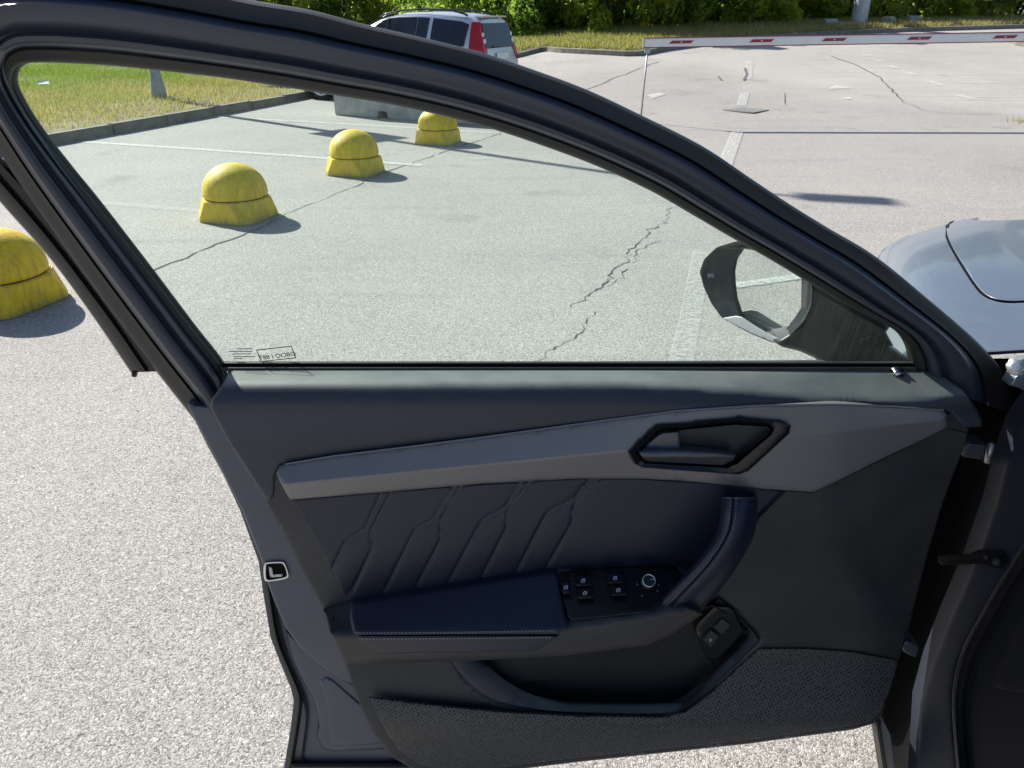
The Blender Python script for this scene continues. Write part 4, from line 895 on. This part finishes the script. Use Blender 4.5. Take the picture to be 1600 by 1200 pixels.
# decor strip with handle opening
BEZO = [(984, 706), (1024, 668), (1034, 665), (1072, 663), (1157, 654), (1219, 660), (1229, 666), (1226, 678), (1165, 733), (1150, 739), (1006, 729), (995, 724)]
BEZI = [(996, 706), (1028, 678), (1036, 675), (1068, 672), (1148, 664), (1196, 667), (1202, 671), (1197, 680), (1147, 721), (1132, 728), (1009, 722), (1004, 718)]
DB = [(1480, 668), (1440, 688), (1380, 716), (1300, 756), (1272, 769), (1190, 764), (1130, 757), (1060, 751), (1000, 748), (900, 748), (750, 756), (600, 769), (453, 781), (437, 752), (432, 738)]
CREASE = [(440, 757), (701, 732), (960, 706), (1200, 690), (1480, 655)]
def DD(u, v):
    vt = interp(u, DT); vc = interp(u, CREASE); vb = interp(u, DB[::-1][2:])
    if v < vc: t = (v - vt) / max(1, vc - vt); y = .966 - (.020 - .011 * ss((u - 900) / 320)) * t
    else: t = (v - vc) / max(1, vb - vc); y = .946 + .011 * ss((u - 900) / 320) + (.012 - .010 * ss((u - 900) / 320)) * t
    return y + .022 * ss((u - 1300) / 200)
sheet('decor_trim', DT + DB, lambda u, v: DD(u, v), M_DECOR, D, 8, .015, 3, holes=[BEZO], lines=[CREASE, [(a, b - 2.5) for a, b in CREASE], [(a, b + 2.5) for a, b in CREASE]])
loft('decor_edge', [[(u, interp(u, DT) + o_, DD(u, interp(u, DT)) + dy) for u in np.linspace(445, 1474, 70)] for o_, dy in ((-1.5, .0), (-1.5, -.004), (1, -.005), (2.5, .0))], mat('bright_edge', (.20, .19, .20), .3, metal=.5), D)
def lin(p, k=4): p = np.array(p + p[:1], float); return np.array([p[i] * (1 - t) + p[i + 1] * t for i in range(len(p) - 1) for t in np.arange(k) / k])
bo, bi = lin(BEZO), lin(BEZI)
loft('handle_bezel', [[(*(bo[i] * (1 - s) + bi[i] * s), DD(*bo[i]) + dy) for i in range(len(bo))] for s, dy in ((-.28, .012), (-.24, -.004), (.0, -.0065), (.7, -.003), (1, .012))], M_GLOSS, D, True)
bc = bi.mean(0)
loft('handle_cup', [[(*(p * (1 - s) + bc * s), y) for p in bi] for s, y in ((-.02, .955), (.04, .985), (.30, .995))], M_PLAST, D, True, cap=True)
sheet('door_handle', [(997, 706), (1028, 680), (1036, 676), (1061, 674), (1063, 700), (1150, 711), (1147, 718), (1130, 727), (1008, 721)], lambda u, v: .960 - .014 * ss((v - 696) / 12) + .008 * ss((v - 713) / 12), mat('satin_handle', (.10, .105, .12), .32, metal=.6), D, 5, .010, 2.5, lines=[[(1000, 706), (1063, 701), (1152, 711)]])

# quilted leather insert
QL = [[(596, 770), (570, 827), (540, 848), (521, 886), (512, 905)], [(612, 769), (580, 829), (582, 857), (545, 934)], [(711, 759), (678, 811), (648, 831), (600, 926)], [(722, 758), (690, 811), (689, 843), (651, 916)], [(816, 752), (787, 796), (753, 815), (700, 912)], [(830, 751), (795, 797), (792, 825), (752, 904)], [(925, 747), (893, 783), (855, 803), (806, 896)], [(935, 747), (898, 789), (894, 818), (852, 890)]]
QD = [dense((cr_same(l, 8) * .35 + np.vstack([np.array([np.array(l[i]) * (1 - t) + np.array(l[i + 1]) * t for i in range(len(l) - 1) for t in np.arange(8) / 8]), l[-1:]]) * .65), 3, False) for l in QL]
INS = [(456, 780), (600, 768), (750, 756), (900, 747), (1000, 747), (1130, 756), (1226, 767), (1190, 800), (1150, 850), (1090, 905), (1045, 895), (880, 892), (868, 895), (545, 945), (500, 860)]
def ID0(u, v): return .969 + .004 * ss((v - 850) / 80)
gq = np.stack(np.meshgrid(np.arange(456, 1228, 6), np.arange(746, 946, 5.5)), -1).reshape(-1, 2); near = np.vstack([np.vstack([q + np.array([dx, dx * .35]) for q in QD]) for dx in (-6, -2.6, 2.6, 6)])
def mk_id():
    cache = {}
    def f(u, v):
        p = np.array([[u, v]]); d = min(float(np.min(np.hypot(q[:, 0] - u, q[:, 1] - v))) for q in QD)
        return ID0(u, v) + .0026 * math.exp(-(d / 2.6) ** 2) + .0016 * math.exp(-d / 9)
    return f
IDf = mk_id()
sheet('quilted_insert', INS, IDf, M_LEATH, D, 6, .01, 4, extra=near, lines=[[tuple(p) for p in q] for q in QD])
for q in QD: stitches('quilt_stitching', [tuple(p) for p in q], lambda u, v: IDf(u, v), mat('navy_thread', (.14, .15, .18), .8), D, 6, 3.8, 1.1, .0012)
# plain trim beside the insert and the dark front corner panel
UC = [(770, 1272), (825, 1284), (878, 1303), (937, 1340), (978, 1380), (1000, 1420)]
FC = [(1228, 768), (1272, 770), (1380, 718), (1478, 670), (1511, 677), (1500, 712), (1472, 783), (1445, 875), (1418, 981), (1404, 1022), (1330, 1014), (1200, 1006), (1184, 985), (1160, 955), (1122, 928), (1150, 880), (1186, 810)]
ucl = [tuple(p) for p in cr([(u, v) for v, u in UC], 40)]
def FCD(u, v): return DP(u, v) - .010 + .008 * ss((u - interp(v, [(b, a) for a, b in ucl])) / 80) + .006 * ss((v - 950) / 60) * ss((1380 - u) / 100)
sheet('front_trim_panel', FC, FCD, M_PLAST, D, 9, .012, 0, lines=[[(a + k, b) for a, b in ucl] for k in (-4, 0, 4, 14)])

# armrest
ARB = [(500, 952), (545, 938), (868, 887), (1120, 880)]; ARF = [(505, 987), (545, 993), (880, 985), (1005, 966), (1050, 957), (1100, 950)]; ARL = [(520, 1040), (700, 1034), (880, 1025), (1000, 1010), (1050, 990), (1095, 962)]
def AR(u, v):
    vb, vf, vl = interp(u, ARB), interp(u, ARF), interp(u, ARL); yf = .905 - .025 * ss((u - 520) / 380); yb = .972
    if v < vf: t = (v - vb) / (vf - vb); return yb + (yf - yb) * max(0, t)
    t = (v - vf) / max(4, vl - vf); return yf + .010 * t + .025 * ss((t - .8) / .2)
sheet('armrest_body', [(505, 952), (545, 938), (700, 914), (868, 888), (1060, 884), (1090, 900), (1060, 940), (1098, 960), (1052, 990), (1012, 1008), (880, 1025), (700, 1034), (541, 1039), (528, 1012), (515, 988), (510, 965)], AR, M_PLAST, D, 8, .03, 3)
sheet('armrest_pad', [(546, 942), (700, 917), (866, 891), (872, 897), (879, 935), (887, 974), (884, 982), (872, 991), (556, 992), (550, 986), (546, 965)], lambda u, v: AR(u, v) - .009, M_ARM, D, 8, .012, 6)
def AFD(u, v): return AR(u, 996) - .006 + (v - 994) * .00025
sheet('armrest_pad_front', [(556, 993.5), (873, 993), (868, 998), (836, 1018), (720, 1020), (592, 1021), (577, 1012)], AFD, M_ARM, D, 8, .012, 3)
stitches('armrest_stitching', [(556, 988.5), (700, 988), (872, 985)], lambda u, v: AR(u, v) - .0085, M_THREAD, D, 5.5, 3.0, 1.5, .0018)
stitches('armrest_stitching', [(566, 998.5), (700, 998), (862, 996)], lambda u, v: AFD(u, v) - .0005, M_THREAD, D, 5.5, 3.0, 1.5, .0018)
# switch panel and switches
SWP = [(875, 897), (900, 893), (942, 890), (990, 888), (1040, 887), (1058, 893), (1066, 904), (1052, 925), (1016, 955), (1000, 958), (888, 970), (880, 940)]
sheet('switch_panel', SWP, lambda u, v: AR(u, v) - .004, M_GLOSS, D, 8, .012, 2)
loft('switch_panel_ridge', [[(u, interp(u, [(880, 899), (935, 893), (945, 895), (955, 891), (1040, 889)]) + o_, AR(u, 900) - .004 + dy) for u in np.linspace(880, 1040, 40)] for o_, dy in ((-1, 0), (-.6, -.003), (.8, -.003), (1.5, 0))], M_GLOSS, D)
M_SW = mat('switch_black', (.014, .014, .016), .38)
for (u, v, a, b, lb) in ((884, 918, 7, 10, 'lock switch'), (911, 907.5, 13, 8.5, ''), (914, 927, 13, 8.5, ''), (961, 903.5, 13, 8.5, ''), (966, 922.5, 13, 8.5, '')):
    sheet('window_switch', [(u - a, v - b + 1), (u + a - 1, v - b), (u + a + 1, v + b - 1), (u - a + 2, v + b)], lambda x, y, v=v: AR(x, y) - .010 - .004 * ss((y - v + 4) / 10), M_SW, D, 4, .008, 2)
    Yq = AR(u, v) - .0152
    bm = bmesh.new()                                 # little window pictogram
    bm_box(bm, P(u, v + 2.2, Yq), (.0062, .0006, .0026)); bm_box(bm, P(u - 2.4, v - .3, Yq), (.0016, .0006, .0036)); bm_box(bm, P(u + .6, v - 2.6, Yq), (.0046, .0006, .0018)); bm_box(bm, P(u + 2.6, v - .4, Yq), (.0016, .0006, .0030)); bm_box(bm, P(u + .3, v - .6, Yq), (.0012, .0006, .0022))
    bm_obj('switch_pictogram', bm, M_ICON, D)
kc = P(1012, 911, AR(1012, 911) - .004)
ka = Vector((0, -.55, .83)).normalized(); tube('mirror_knob', [kc - ka * .002, kc + ka * .012, kc + ka * .013], [.0135, .012, .009], M_SW, D, 24)
ring = [kc + ka * .0135 + (Vector((1, 0, 0)) * math.cos(t) + ka.cross(Vector((1, 0, 0))) * math.sin(t)) * .0095 for t in np.linspace(0, 2 * math.pi, 25)]
tube('knob_ring', ring, .0011, M_CHROME, D, 6, False)
box('knob_pointer', kc + ka * .0138 + Vector((.004, 0, .002)), (.005, .0008, .0012), M_ICON, D)
for u, v in ((996, 913), (1029, 914), (1027, 923), (1003, 931)): box('knob_symbol', P(u, v, AR(u, v) - .0062), (.003, .0005, .002), mat('dim_print', (.16, .17, .19), .7), D)
# grab handle
GL = cr_same([(1127, 780), (1126, 800), (1121, 828), (1106, 855), (1084, 882), (1056, 911), (1022, 945)], 6); GR = cr_same([(1184, 780), (1183, 805), (1179, 832), (1166, 862), (1145, 896), (1120, 927), (1092, 960)], 6)
ng = len(GL)
def ghr(s, lift):
    return [(*(GL[i] * (1 - s) + GR[i] * s), .962 - .045 * math.sin(math.pi * min(1, .12 + .6 * i / (ng - 1))) - .012 * i / ng - lift) for i in range(ng)]
gp = [(0, -.02), (0, .0), (.05, .010), (.14, .017), (.26, .021), (.30, .0205), (.325, .0185), (.35, .0205), (.5, .022), (.7, .018), (.86, .010), (.97, -.002), (1, -.02)]
loft('grab_handle', [ghr(s, l) for s, l in gp], M_ARM, D)
for s in (.25, .41):
    L3 = ghr(s, .0212); fn = lambda u, v, L3=L3: L3[int(np.argmin([(q[0] - u) ** 2 + (q[1] - v) ** 2 for q in L3]))][2]
    stitches('handle_stitching', [(q[0], q[1]) for q in L3], fn, mat('grey_thread', (.20, .21, .24), .8), D, 5, 3, 1.2, .0014)
bnd = [(s, l) for s, l in gp]
def band(k0, k1, grow, name, m):
    rows = []
    for k in k0, k1:
        rows.append([(*(np.array(GL[-1] if k > 0 else GL[0]) * (1 - s) + np.array(GR[-1] if k > 0 else GR[0]) * s + np.array([-abs(k) * .75, k]) * (1 if k > 0 else 0) + np.array([0, k if k <= 0 else 0])), ghr(s, l)[-1 if k > 0 else 0][2] - grow) for s, l in bnd])
    loft(name, rows, m, D)
band(.5, 9, .003, 'handle_band', M_FRAMEP); band(-.5, -3, .002, 'handle_collar', M_FRAMEP)

# perforated speaker grille
GRL = [(577, 1090), (640, 1098), (720, 1107), (800, 1114), (900, 1119), (1034, 1121), (1072, 1113), (1106, 1088), (1186, 1014), (1260, 1014), (1333, 1019), (1402, 1032), (1398, 1055), (1377, 1113), (1361, 1126), (1330, 1134), (1171, 1156), (900, 1184), (770, 1200), (700, 1208), (655, 1194), (622, 1170), (596, 1130)]
def GD(u, v):
    vc = interp(u, [(560, 1122), (720, 1124), (876, 1133), (1032, 1136), (1220, 1127), (1370, 1118)])
    return DP(u, v) - .004 - .012 * ss(1 - abs(v - vc) / 75)
sheet('speaker_grille', GRL, GD, M_GRILLE, D, 8, .003, .8)

# door mirror
MO = [(1093, 425), (1100, 405), (1120, 386), (1150, 377), (1195, 379), (1238, 396), (1264, 420), (1269, 450), (1267, 478), (1256, 502), (1226, 532), (1208, 536), (1170, 520), (1128, 497), (1112, 475), (1100, 450)]
MG = [(1143, 425), (1147, 405), (1159, 388), (1178, 391), (1210, 402), (1245, 419), (1256, 428), (1257, 450), (1256, 474), (1243, 495), (1217, 527), (1202, 521), (1177, 506), (1155, 492), (1147, 468), (1144, 446)]
mc_ = P(1200, 455, 1.235); dv_ = (mc_ - Vector((0, 0, HC))).normalized(); rf_ = Vector((-.92, .02, -.36)).normalized(); nm = (rf_ - dv_).normalized()
def MY(u, v, off=0.0):                                    # plane of the mirror glass, facing along the door
    r = Vector(((u - 800) / F, ry(v), rz(v))); t = (mc_ + nm * off - Vector((0, 0, HC))).dot(nm) / r.dot(nm); return r.y * t
def lround(p, k=6, r=.16):
    """polygon with softened corners, k points per side"""
    p = np.array(p, float); n_ = len(p); out = []
    for i in range(n_):
        a, b = p[i], p[(i + 1) % n_]
        for t in np.linspace(r, 1 - r, k - 2): out.append(a * (1 - t) + b * t)
        c = p[(i + 2) % n_]; q0 = a * r + b * (1 - r); q1 = b * (1 - r) + c * r
        for t in (1 / 3, 2 / 3): out.append((1 - t) ** 2 * q0 + 2 * t * (1 - t) * b + t * t * q1)
    return np.array(out)
mo, mg = lround(MO), lround(MG); mcn = mo.mean(0); rows = []
c_ = P(mcn[0], mcn[1], MY(mcn[0], mcn[1], .016))
for src, s_, dn in (('m', -.04, -.008), ('m', 0, -.001), ('m', .06, .0), ('m', .5, .006), ('m', .92, .0155), ('o', 1.0, 0), ('o', .99, -.025), ('o', .96, -.055), ('o', .86, -.09), ('o', .6, -.118), ('o', .25, -.128)):
    for i in range(len(mo)):
        if src == 'm': p = mg[i] * (1 - s_) + mo[i] * s_; w_ = P(p[0], p[1], MY(p[0], p[1], dn))
        else: w_ = P(mo[i][0], mo[i][1], MY(mo[i][0], mo[i][1], .016)); w_ = c_ + (w_ - c_) * s_ + nm * dn
        rows.append(w_)
N_ = len(mo); K_ = 11
bm = bmesh.new(); me = bpy.data.meshes.new('t'); me.from_pydata(rows, [], [(i * N_ + k, i * N_ + (k + 1) % N_, (i + 1) * N_ + (k + 1) % N_, (i + 1) * N_ + k) for i in range(K_ - 1) for k in range(N_)] + [tuple((K_ - 1) * N_ + k for k in range(N_))]); bm.from_mesh(me)
bm_obj('mirror_housing', bm, mat('mirror_shell', (.022, .027, .033), .22, coat=.3), D, angle=.7)
gc_ = mg.mean(0); gp_ = [P(*(gc_ + (p - gc_) * 1.05), MY(*(gc_ + (p - gc_) * 1.05), -.006)) for p in mg]
pd('mirror_glass', gp_ + [q - nm * .003 for q in gp_], [tuple(range(len(gp_))), tuple(range(2 * len(gp_) - 1, len(gp_) - 1, -1))] + [(i, (i + 1) % len(gp_), len(gp_) + (i + 1) % len(gp_), len(gp_) + i) for i in range(len(gp_))], M_MIRROR, D)
box('blind_spot_mark', P(1111, 431, MY(1111, 431, .0135)), (.010, .001, .006), M_ICON, D)
hit = mc_ + rf_ * (mc_.z / -rf_.z)
gstrip('parking_line', [(hit.x - .75, hit.y - 1.0), (hit.x + .20, hit.y + .55)], .07, M_WHITE, world=True, label='white bay line seen in the door mirror')
sheet('mirror_lip_glint', [(1129, 497.5), (1150, 494), (1160, 496), (1178, 508), (1203, 523), (1217, 529), (1222, 532), (1209, 535), (1171, 519)], lambda u, v: MY(u, v, .017), mat('painted_lip_glint', (.55, .57, .60), .25, metal=.4), D, 6, .002, 1)  # added pale strip, the sun's reflection on the dark rim put into colour
sail = [(1262, 424), (1300, 440), (1345, 472), (1392, 508), (1384, 520), (1380, 532), (1396, 545), (1425, 566), (1430, 585), (1300, 586), (1292, 574), (1272, 559), (1250, 549), (1222, 542), (1212, 536), (1256, 505)]
sheet('mirror_arm', sail, lambda u, v: 1.125 + .05 * ss((1330 - u) / 110), mat('mirror_arm_black', (.018, .019, .021), .4), D, 12, .05, 8)
sheet('mirror_foot', [(1340, 532), (1362, 520), (1384, 518), (1396, 540), (1368, 545), (1346, 543)], lambda u, v: 1.118, M_GLOSS, D, 8, .015, 4)

# ---------------------------------------------------------------- car body in front of and beside the door
def ratio(v): return -rz(v) / ry(v)
LB_ = [(335, 1530), (342, 1508), (350, 1478), (362, 1440), (370, 1412), (381, 1390), (398, 1374), (430, 1362), (480, 1358), (560, 1370)]
def ul(v): return interp(v, LB_)
def zs(u, v):
    d = max(0, u - ul(v)); z_ = .955 - .16 * math.exp(-d / 22) - .04 * math.exp(-d / 90) - .06 * ss((430 - v) / 110)
    return z_ - .025 * ss((u - (1520 + (v - 345))) / 60)
def hoodY(u, v): return (HC - zs(u, v)) / ratio(v)
SHUT = [(1487, 349), (1479, 352), (1478, 366), (1487, 388), (1505, 418), (1522, 444), (1536, 460), (1552, 468), (1575, 472), (1610, 471), (1720, 464), (1900, 452)]
sc_ = cr(SHUT, 60); sh_l = [tuple(p) for p in sc_]
fender = [(1376, 396), (1391, 380.5), (1412, 370), (1440, 362), (1478, 350)] + [(p[0] - 1.3, p[1] + 1.6) for p in sh_l[3:]] + [(1900, 535), (1700, 545), (1600, 548), (1543, 552), (1400, 560), (1372, 540), (1360, 480), (1363, 430)]
sheet('front_fender', fender, hoodY, M_PAINT, CAR, 9, .0, 2)
hood = [(1492, 346), (1508, 342), (1540, 345), (1600, 343), (1720, 340), (1900, 342)] + [(p[0] + 1.6, p[1] - 1.6) for p in sh_l[::-1]]
sheet('bonnet', hood, lambda u, v: hoodY(u, v) - .001, M_PAINT, CAR, 9, .0, 3)
gl = [(p[0], p[1]) for p in sc_]
loft('bonnet_gap', [[(p[0] + a, p[1] - a, hoodY(p[0] + a, p[1] - a) + .012) for p in gl] for a in (-5, 0, 5)], M_BLACK, CAR)
# fender side, down to the sill
top = cr([(1530, 338), (1508, 342), (1478, 350), (1440, 362), (1412, 370), (1391, 380.5), (1376, 396), (1363, 430), (1360, 480), (1372, 545)], 50)
rows = []
for k, (dx, z_) in enumerate(((0, None), (.01, -.06), (.015, -.2), (0, -.35), (.02, -.60))):
    rows.append([P(p[0], p[1], hoodY(*p)) + Vector((dx - .002, 0, z_ or -.004)) for p in top])
pd('fender_side', [q for r in rows for q in r], [(i * 50 + k, i * 50 + k + 1, i * 50 + 50 + k + 1, i * 50 + 50 + k) for i in range(4) for k in range(49)], M_PAINT, CAR, True)
loft('fender_edge', [[(u, 551 - (u - 1543) * .06 + o_, hoodY(u, 551) + dy) for u in np.linspace(1536, 1800, 20)] for o_, dy in ((-3, .0), (-1, -.003), (2, -.002), (4, .02))], M_PAINT, CAR)
wv, wf = revolve([(.20, -.10), (.21, -.105), (.28, -.105), (.31, -.08), (.31, .08), (.28, .105), (.21, .105), (.20, .10)], 32)
T = Matrix.Translation((1.08, 1.75, .31)) @ Matrix.Rotation(math.pi / 2, 4, 'Y'); fwh = pd('front_wheel', [T @ Vector(p) for p in wv], wf[:-1], M_TYRE, CAR, True)
vv, ff = revolve([(.205, -.09), (.17, -.07), (.06, -.085), (.02, -.09)], 32); pd('rim', [T @ Vector(p) for p in vv], ff, M_GALV, fwh, True)
# hinge pillar seen past the door edge
def YB(X0, cap=1.10): return lambda u, v: min(cap, X0 * ry(v) / ((u - 800) / F))
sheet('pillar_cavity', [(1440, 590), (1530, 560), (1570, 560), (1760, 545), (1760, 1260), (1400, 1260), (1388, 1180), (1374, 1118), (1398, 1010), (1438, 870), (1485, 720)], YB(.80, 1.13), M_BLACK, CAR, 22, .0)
JP = [(1640, 600), (1606, 640), (1590, 665), (1572, 716), (1553, 790), (1522, 878), (1486, 960), (1456, 1035), (1438, 1100), (1430, 1230), (1500, 1230), (1489, 1140), (1488, 1080), (1497, 1035), (1512, 1002), (1545, 945), (1578, 885), (1610, 835), (1680, 750)]
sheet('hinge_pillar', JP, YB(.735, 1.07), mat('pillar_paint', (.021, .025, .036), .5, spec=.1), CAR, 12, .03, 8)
wsl = cr([(1660, 775), (1610, 850), (1575, 905), (1542, 962), (1513, 1018), (1499, 1072), (1497, 1125), (1506, 1235)], 50)
loft('weather_strip', [[(p[0] + a, p[1] + b, YB(.728)(p[0], p[1]) - l) for p in wsl] for a, b, l in ((-9, -4, -.01), (-8, -4, .006), (-4, -2, .010), (-1, 0, .007), (1, 0, .007), (4, 2, .013), (9, 4, .013), (13, 6, .004), (14, 6, -.01))], M_RUB, CAR)
sheet('footwell_trim', [(1690, 790), (1630, 860), (1590, 915), (1556, 975), (1530, 1030), (1516, 1080), (1514, 1130), (1524, 1240), (1800, 1240), (1800, 760)], YB(.728, 1.05), mat('footwell_plastic', (.013, .013, .015), .65, spec=.12), CAR, 14, .02, 4)
sheet('footwell_panel', [(1640, 925), (1592, 990), (1560, 1062), (1556, 1076), (1600, 1084), (1760, 1060), (1760, 930)], YB(.715, 1.05), mat('footwell_plastic', (.013, .013, .015), .65, spec=.12), CAR, 12, .012, 4)
sheet('lower_sill_edge', [(1374, 1130), (1380, 1124), (1392, 1150), (1399, 1205), (1400, 1230), (1390, 1230)], lambda u, v: 1.0, mat('sill_grey', (.22, .215, .21), .5), CAR, 8, .05, 1.5)
sheet('sill_seal', [(1369, 1130), (1375, 1128), (1391, 1230), (1384, 1230)], lambda u, v: .992, M_RUB, CAR, 8, .03, 1)
# hinges, check strap, bolts
for q, y in (([(1511, 693), (1541, 695), (1536, 719), (1506, 714)], 1.03), ([(1413, 1002), (1424, 1003), (1437, 1012), (1431, 1028), (1412, 1018)], .985)):
    sheet('door_hinge', q, lambda u, v, y=y: y, M_JAMB, CAR, 6, .03, 2)
tube('hinge_pin', [P(1550, 692, 1.04), P(1544, 722, 1.04)], .006, M_STEEL, CAR, 10)
sheet('check_strap', [(1472, 875), (1520, 873), (1537, 866), (1570, 868), (1568, 886), (1556, 888), (1535, 881), (1470, 883)], lambda u, v: YB(.725, 1.06)(u, v), M_BLACK, CAR, 8, .012, 2)
def bolt(u, v, Y, r, par, nm='bolt', m=M_STEEL):
    c = P(u, v, Y); a = (Vector((0, 0, HC)) - c).normalized() * .75 + Vector((-.3, -.2, .5)) * .6; a.normalize()
    b = tube(nm, [c, c + a * r * .35, c + a * r * .36, c + a * r * .9, c + a * r * .95], [r * 1.35, r * 1.3, r * .85, r * .85, r * .6], m, par, 6 if r > .008 else 12); return b
bolt(1558, 877, YB(.72)(1558, 877), .005, CAR, m=M_RUB); bolt(1541, 870, YB(.72)(1541, 870), .003, CAR, m=M_RUB)
bolt(1587, 574, .985, .0095, CAR, 'hinge_bolt')
sheet('bonnet_hinge', [(1577, 602), (1586, 588), (1600, 580), (1660, 560), (1680, 585), (1640, 600), (1602, 612), (1592, 606)], lambda u, v: .99, M_PAINT, CAR, 8, .02, 4)
sheet('hinge_plate', [(1578, 574), (1584, 565), (1600, 560), (1640, 552), (1650, 570), (1606, 585), (1582, 585)], lambda u, v: 1.0, M_STEEL, CAR, 8, .01, 2)
# the rest of the cabin, beside and behind the camera
box('roof', (1.55, -.9, 1.41), (1.10, 2.4, .05), M_PAINT, CAR, bevel=.02)
tube('windscreen_pillar', [(.86, .92, .94), (.95, .6, 1.16), (1.05, .25, 1.38)], .04, M_PAINT, CAR, 10); tube('centre_pillar', [(.80, -.25, .3), (.82, -.27, .95), (1.03, -.38, 1.39)], .05, M_PAINT, CAR, 10)
box('sill', (.80, .12, .27), (.14, 1.0, .14), M_PAINT, CAR, bevel=.03); box('rear_door', (.80, -1.1, .64), (.10, 1.5, .72), M_PAINT, CAR, bevel=.03)
box('dashboard', (1.65, .62, .80), (1.35, .45, .28), M_PLAST, CAR, bevel=.06); box('cabin_floor', (1.55, -.2, .26), (1.3, 1.9, .06), M_SEAT, CAR)
box('seat_cushion', (1.22, -.35, .46), (.5, .52, .16), M_SEAT, CAR, bevel=.05); box('seat_back', (1.22, -.68, .85), (.5, .16, .7), M_SEAT, CAR, rot=Matrix.Rotation(.3, 3, 'X'), bevel=.05)
box('far_side', (2.25, -.2, .65), (.08, 3.0, .75), M_PAINT, CAR, bevel=.03)
for ch in CAR.children: ch.matrix_parent_inverse = Matrix.Translation(-CARLOC)
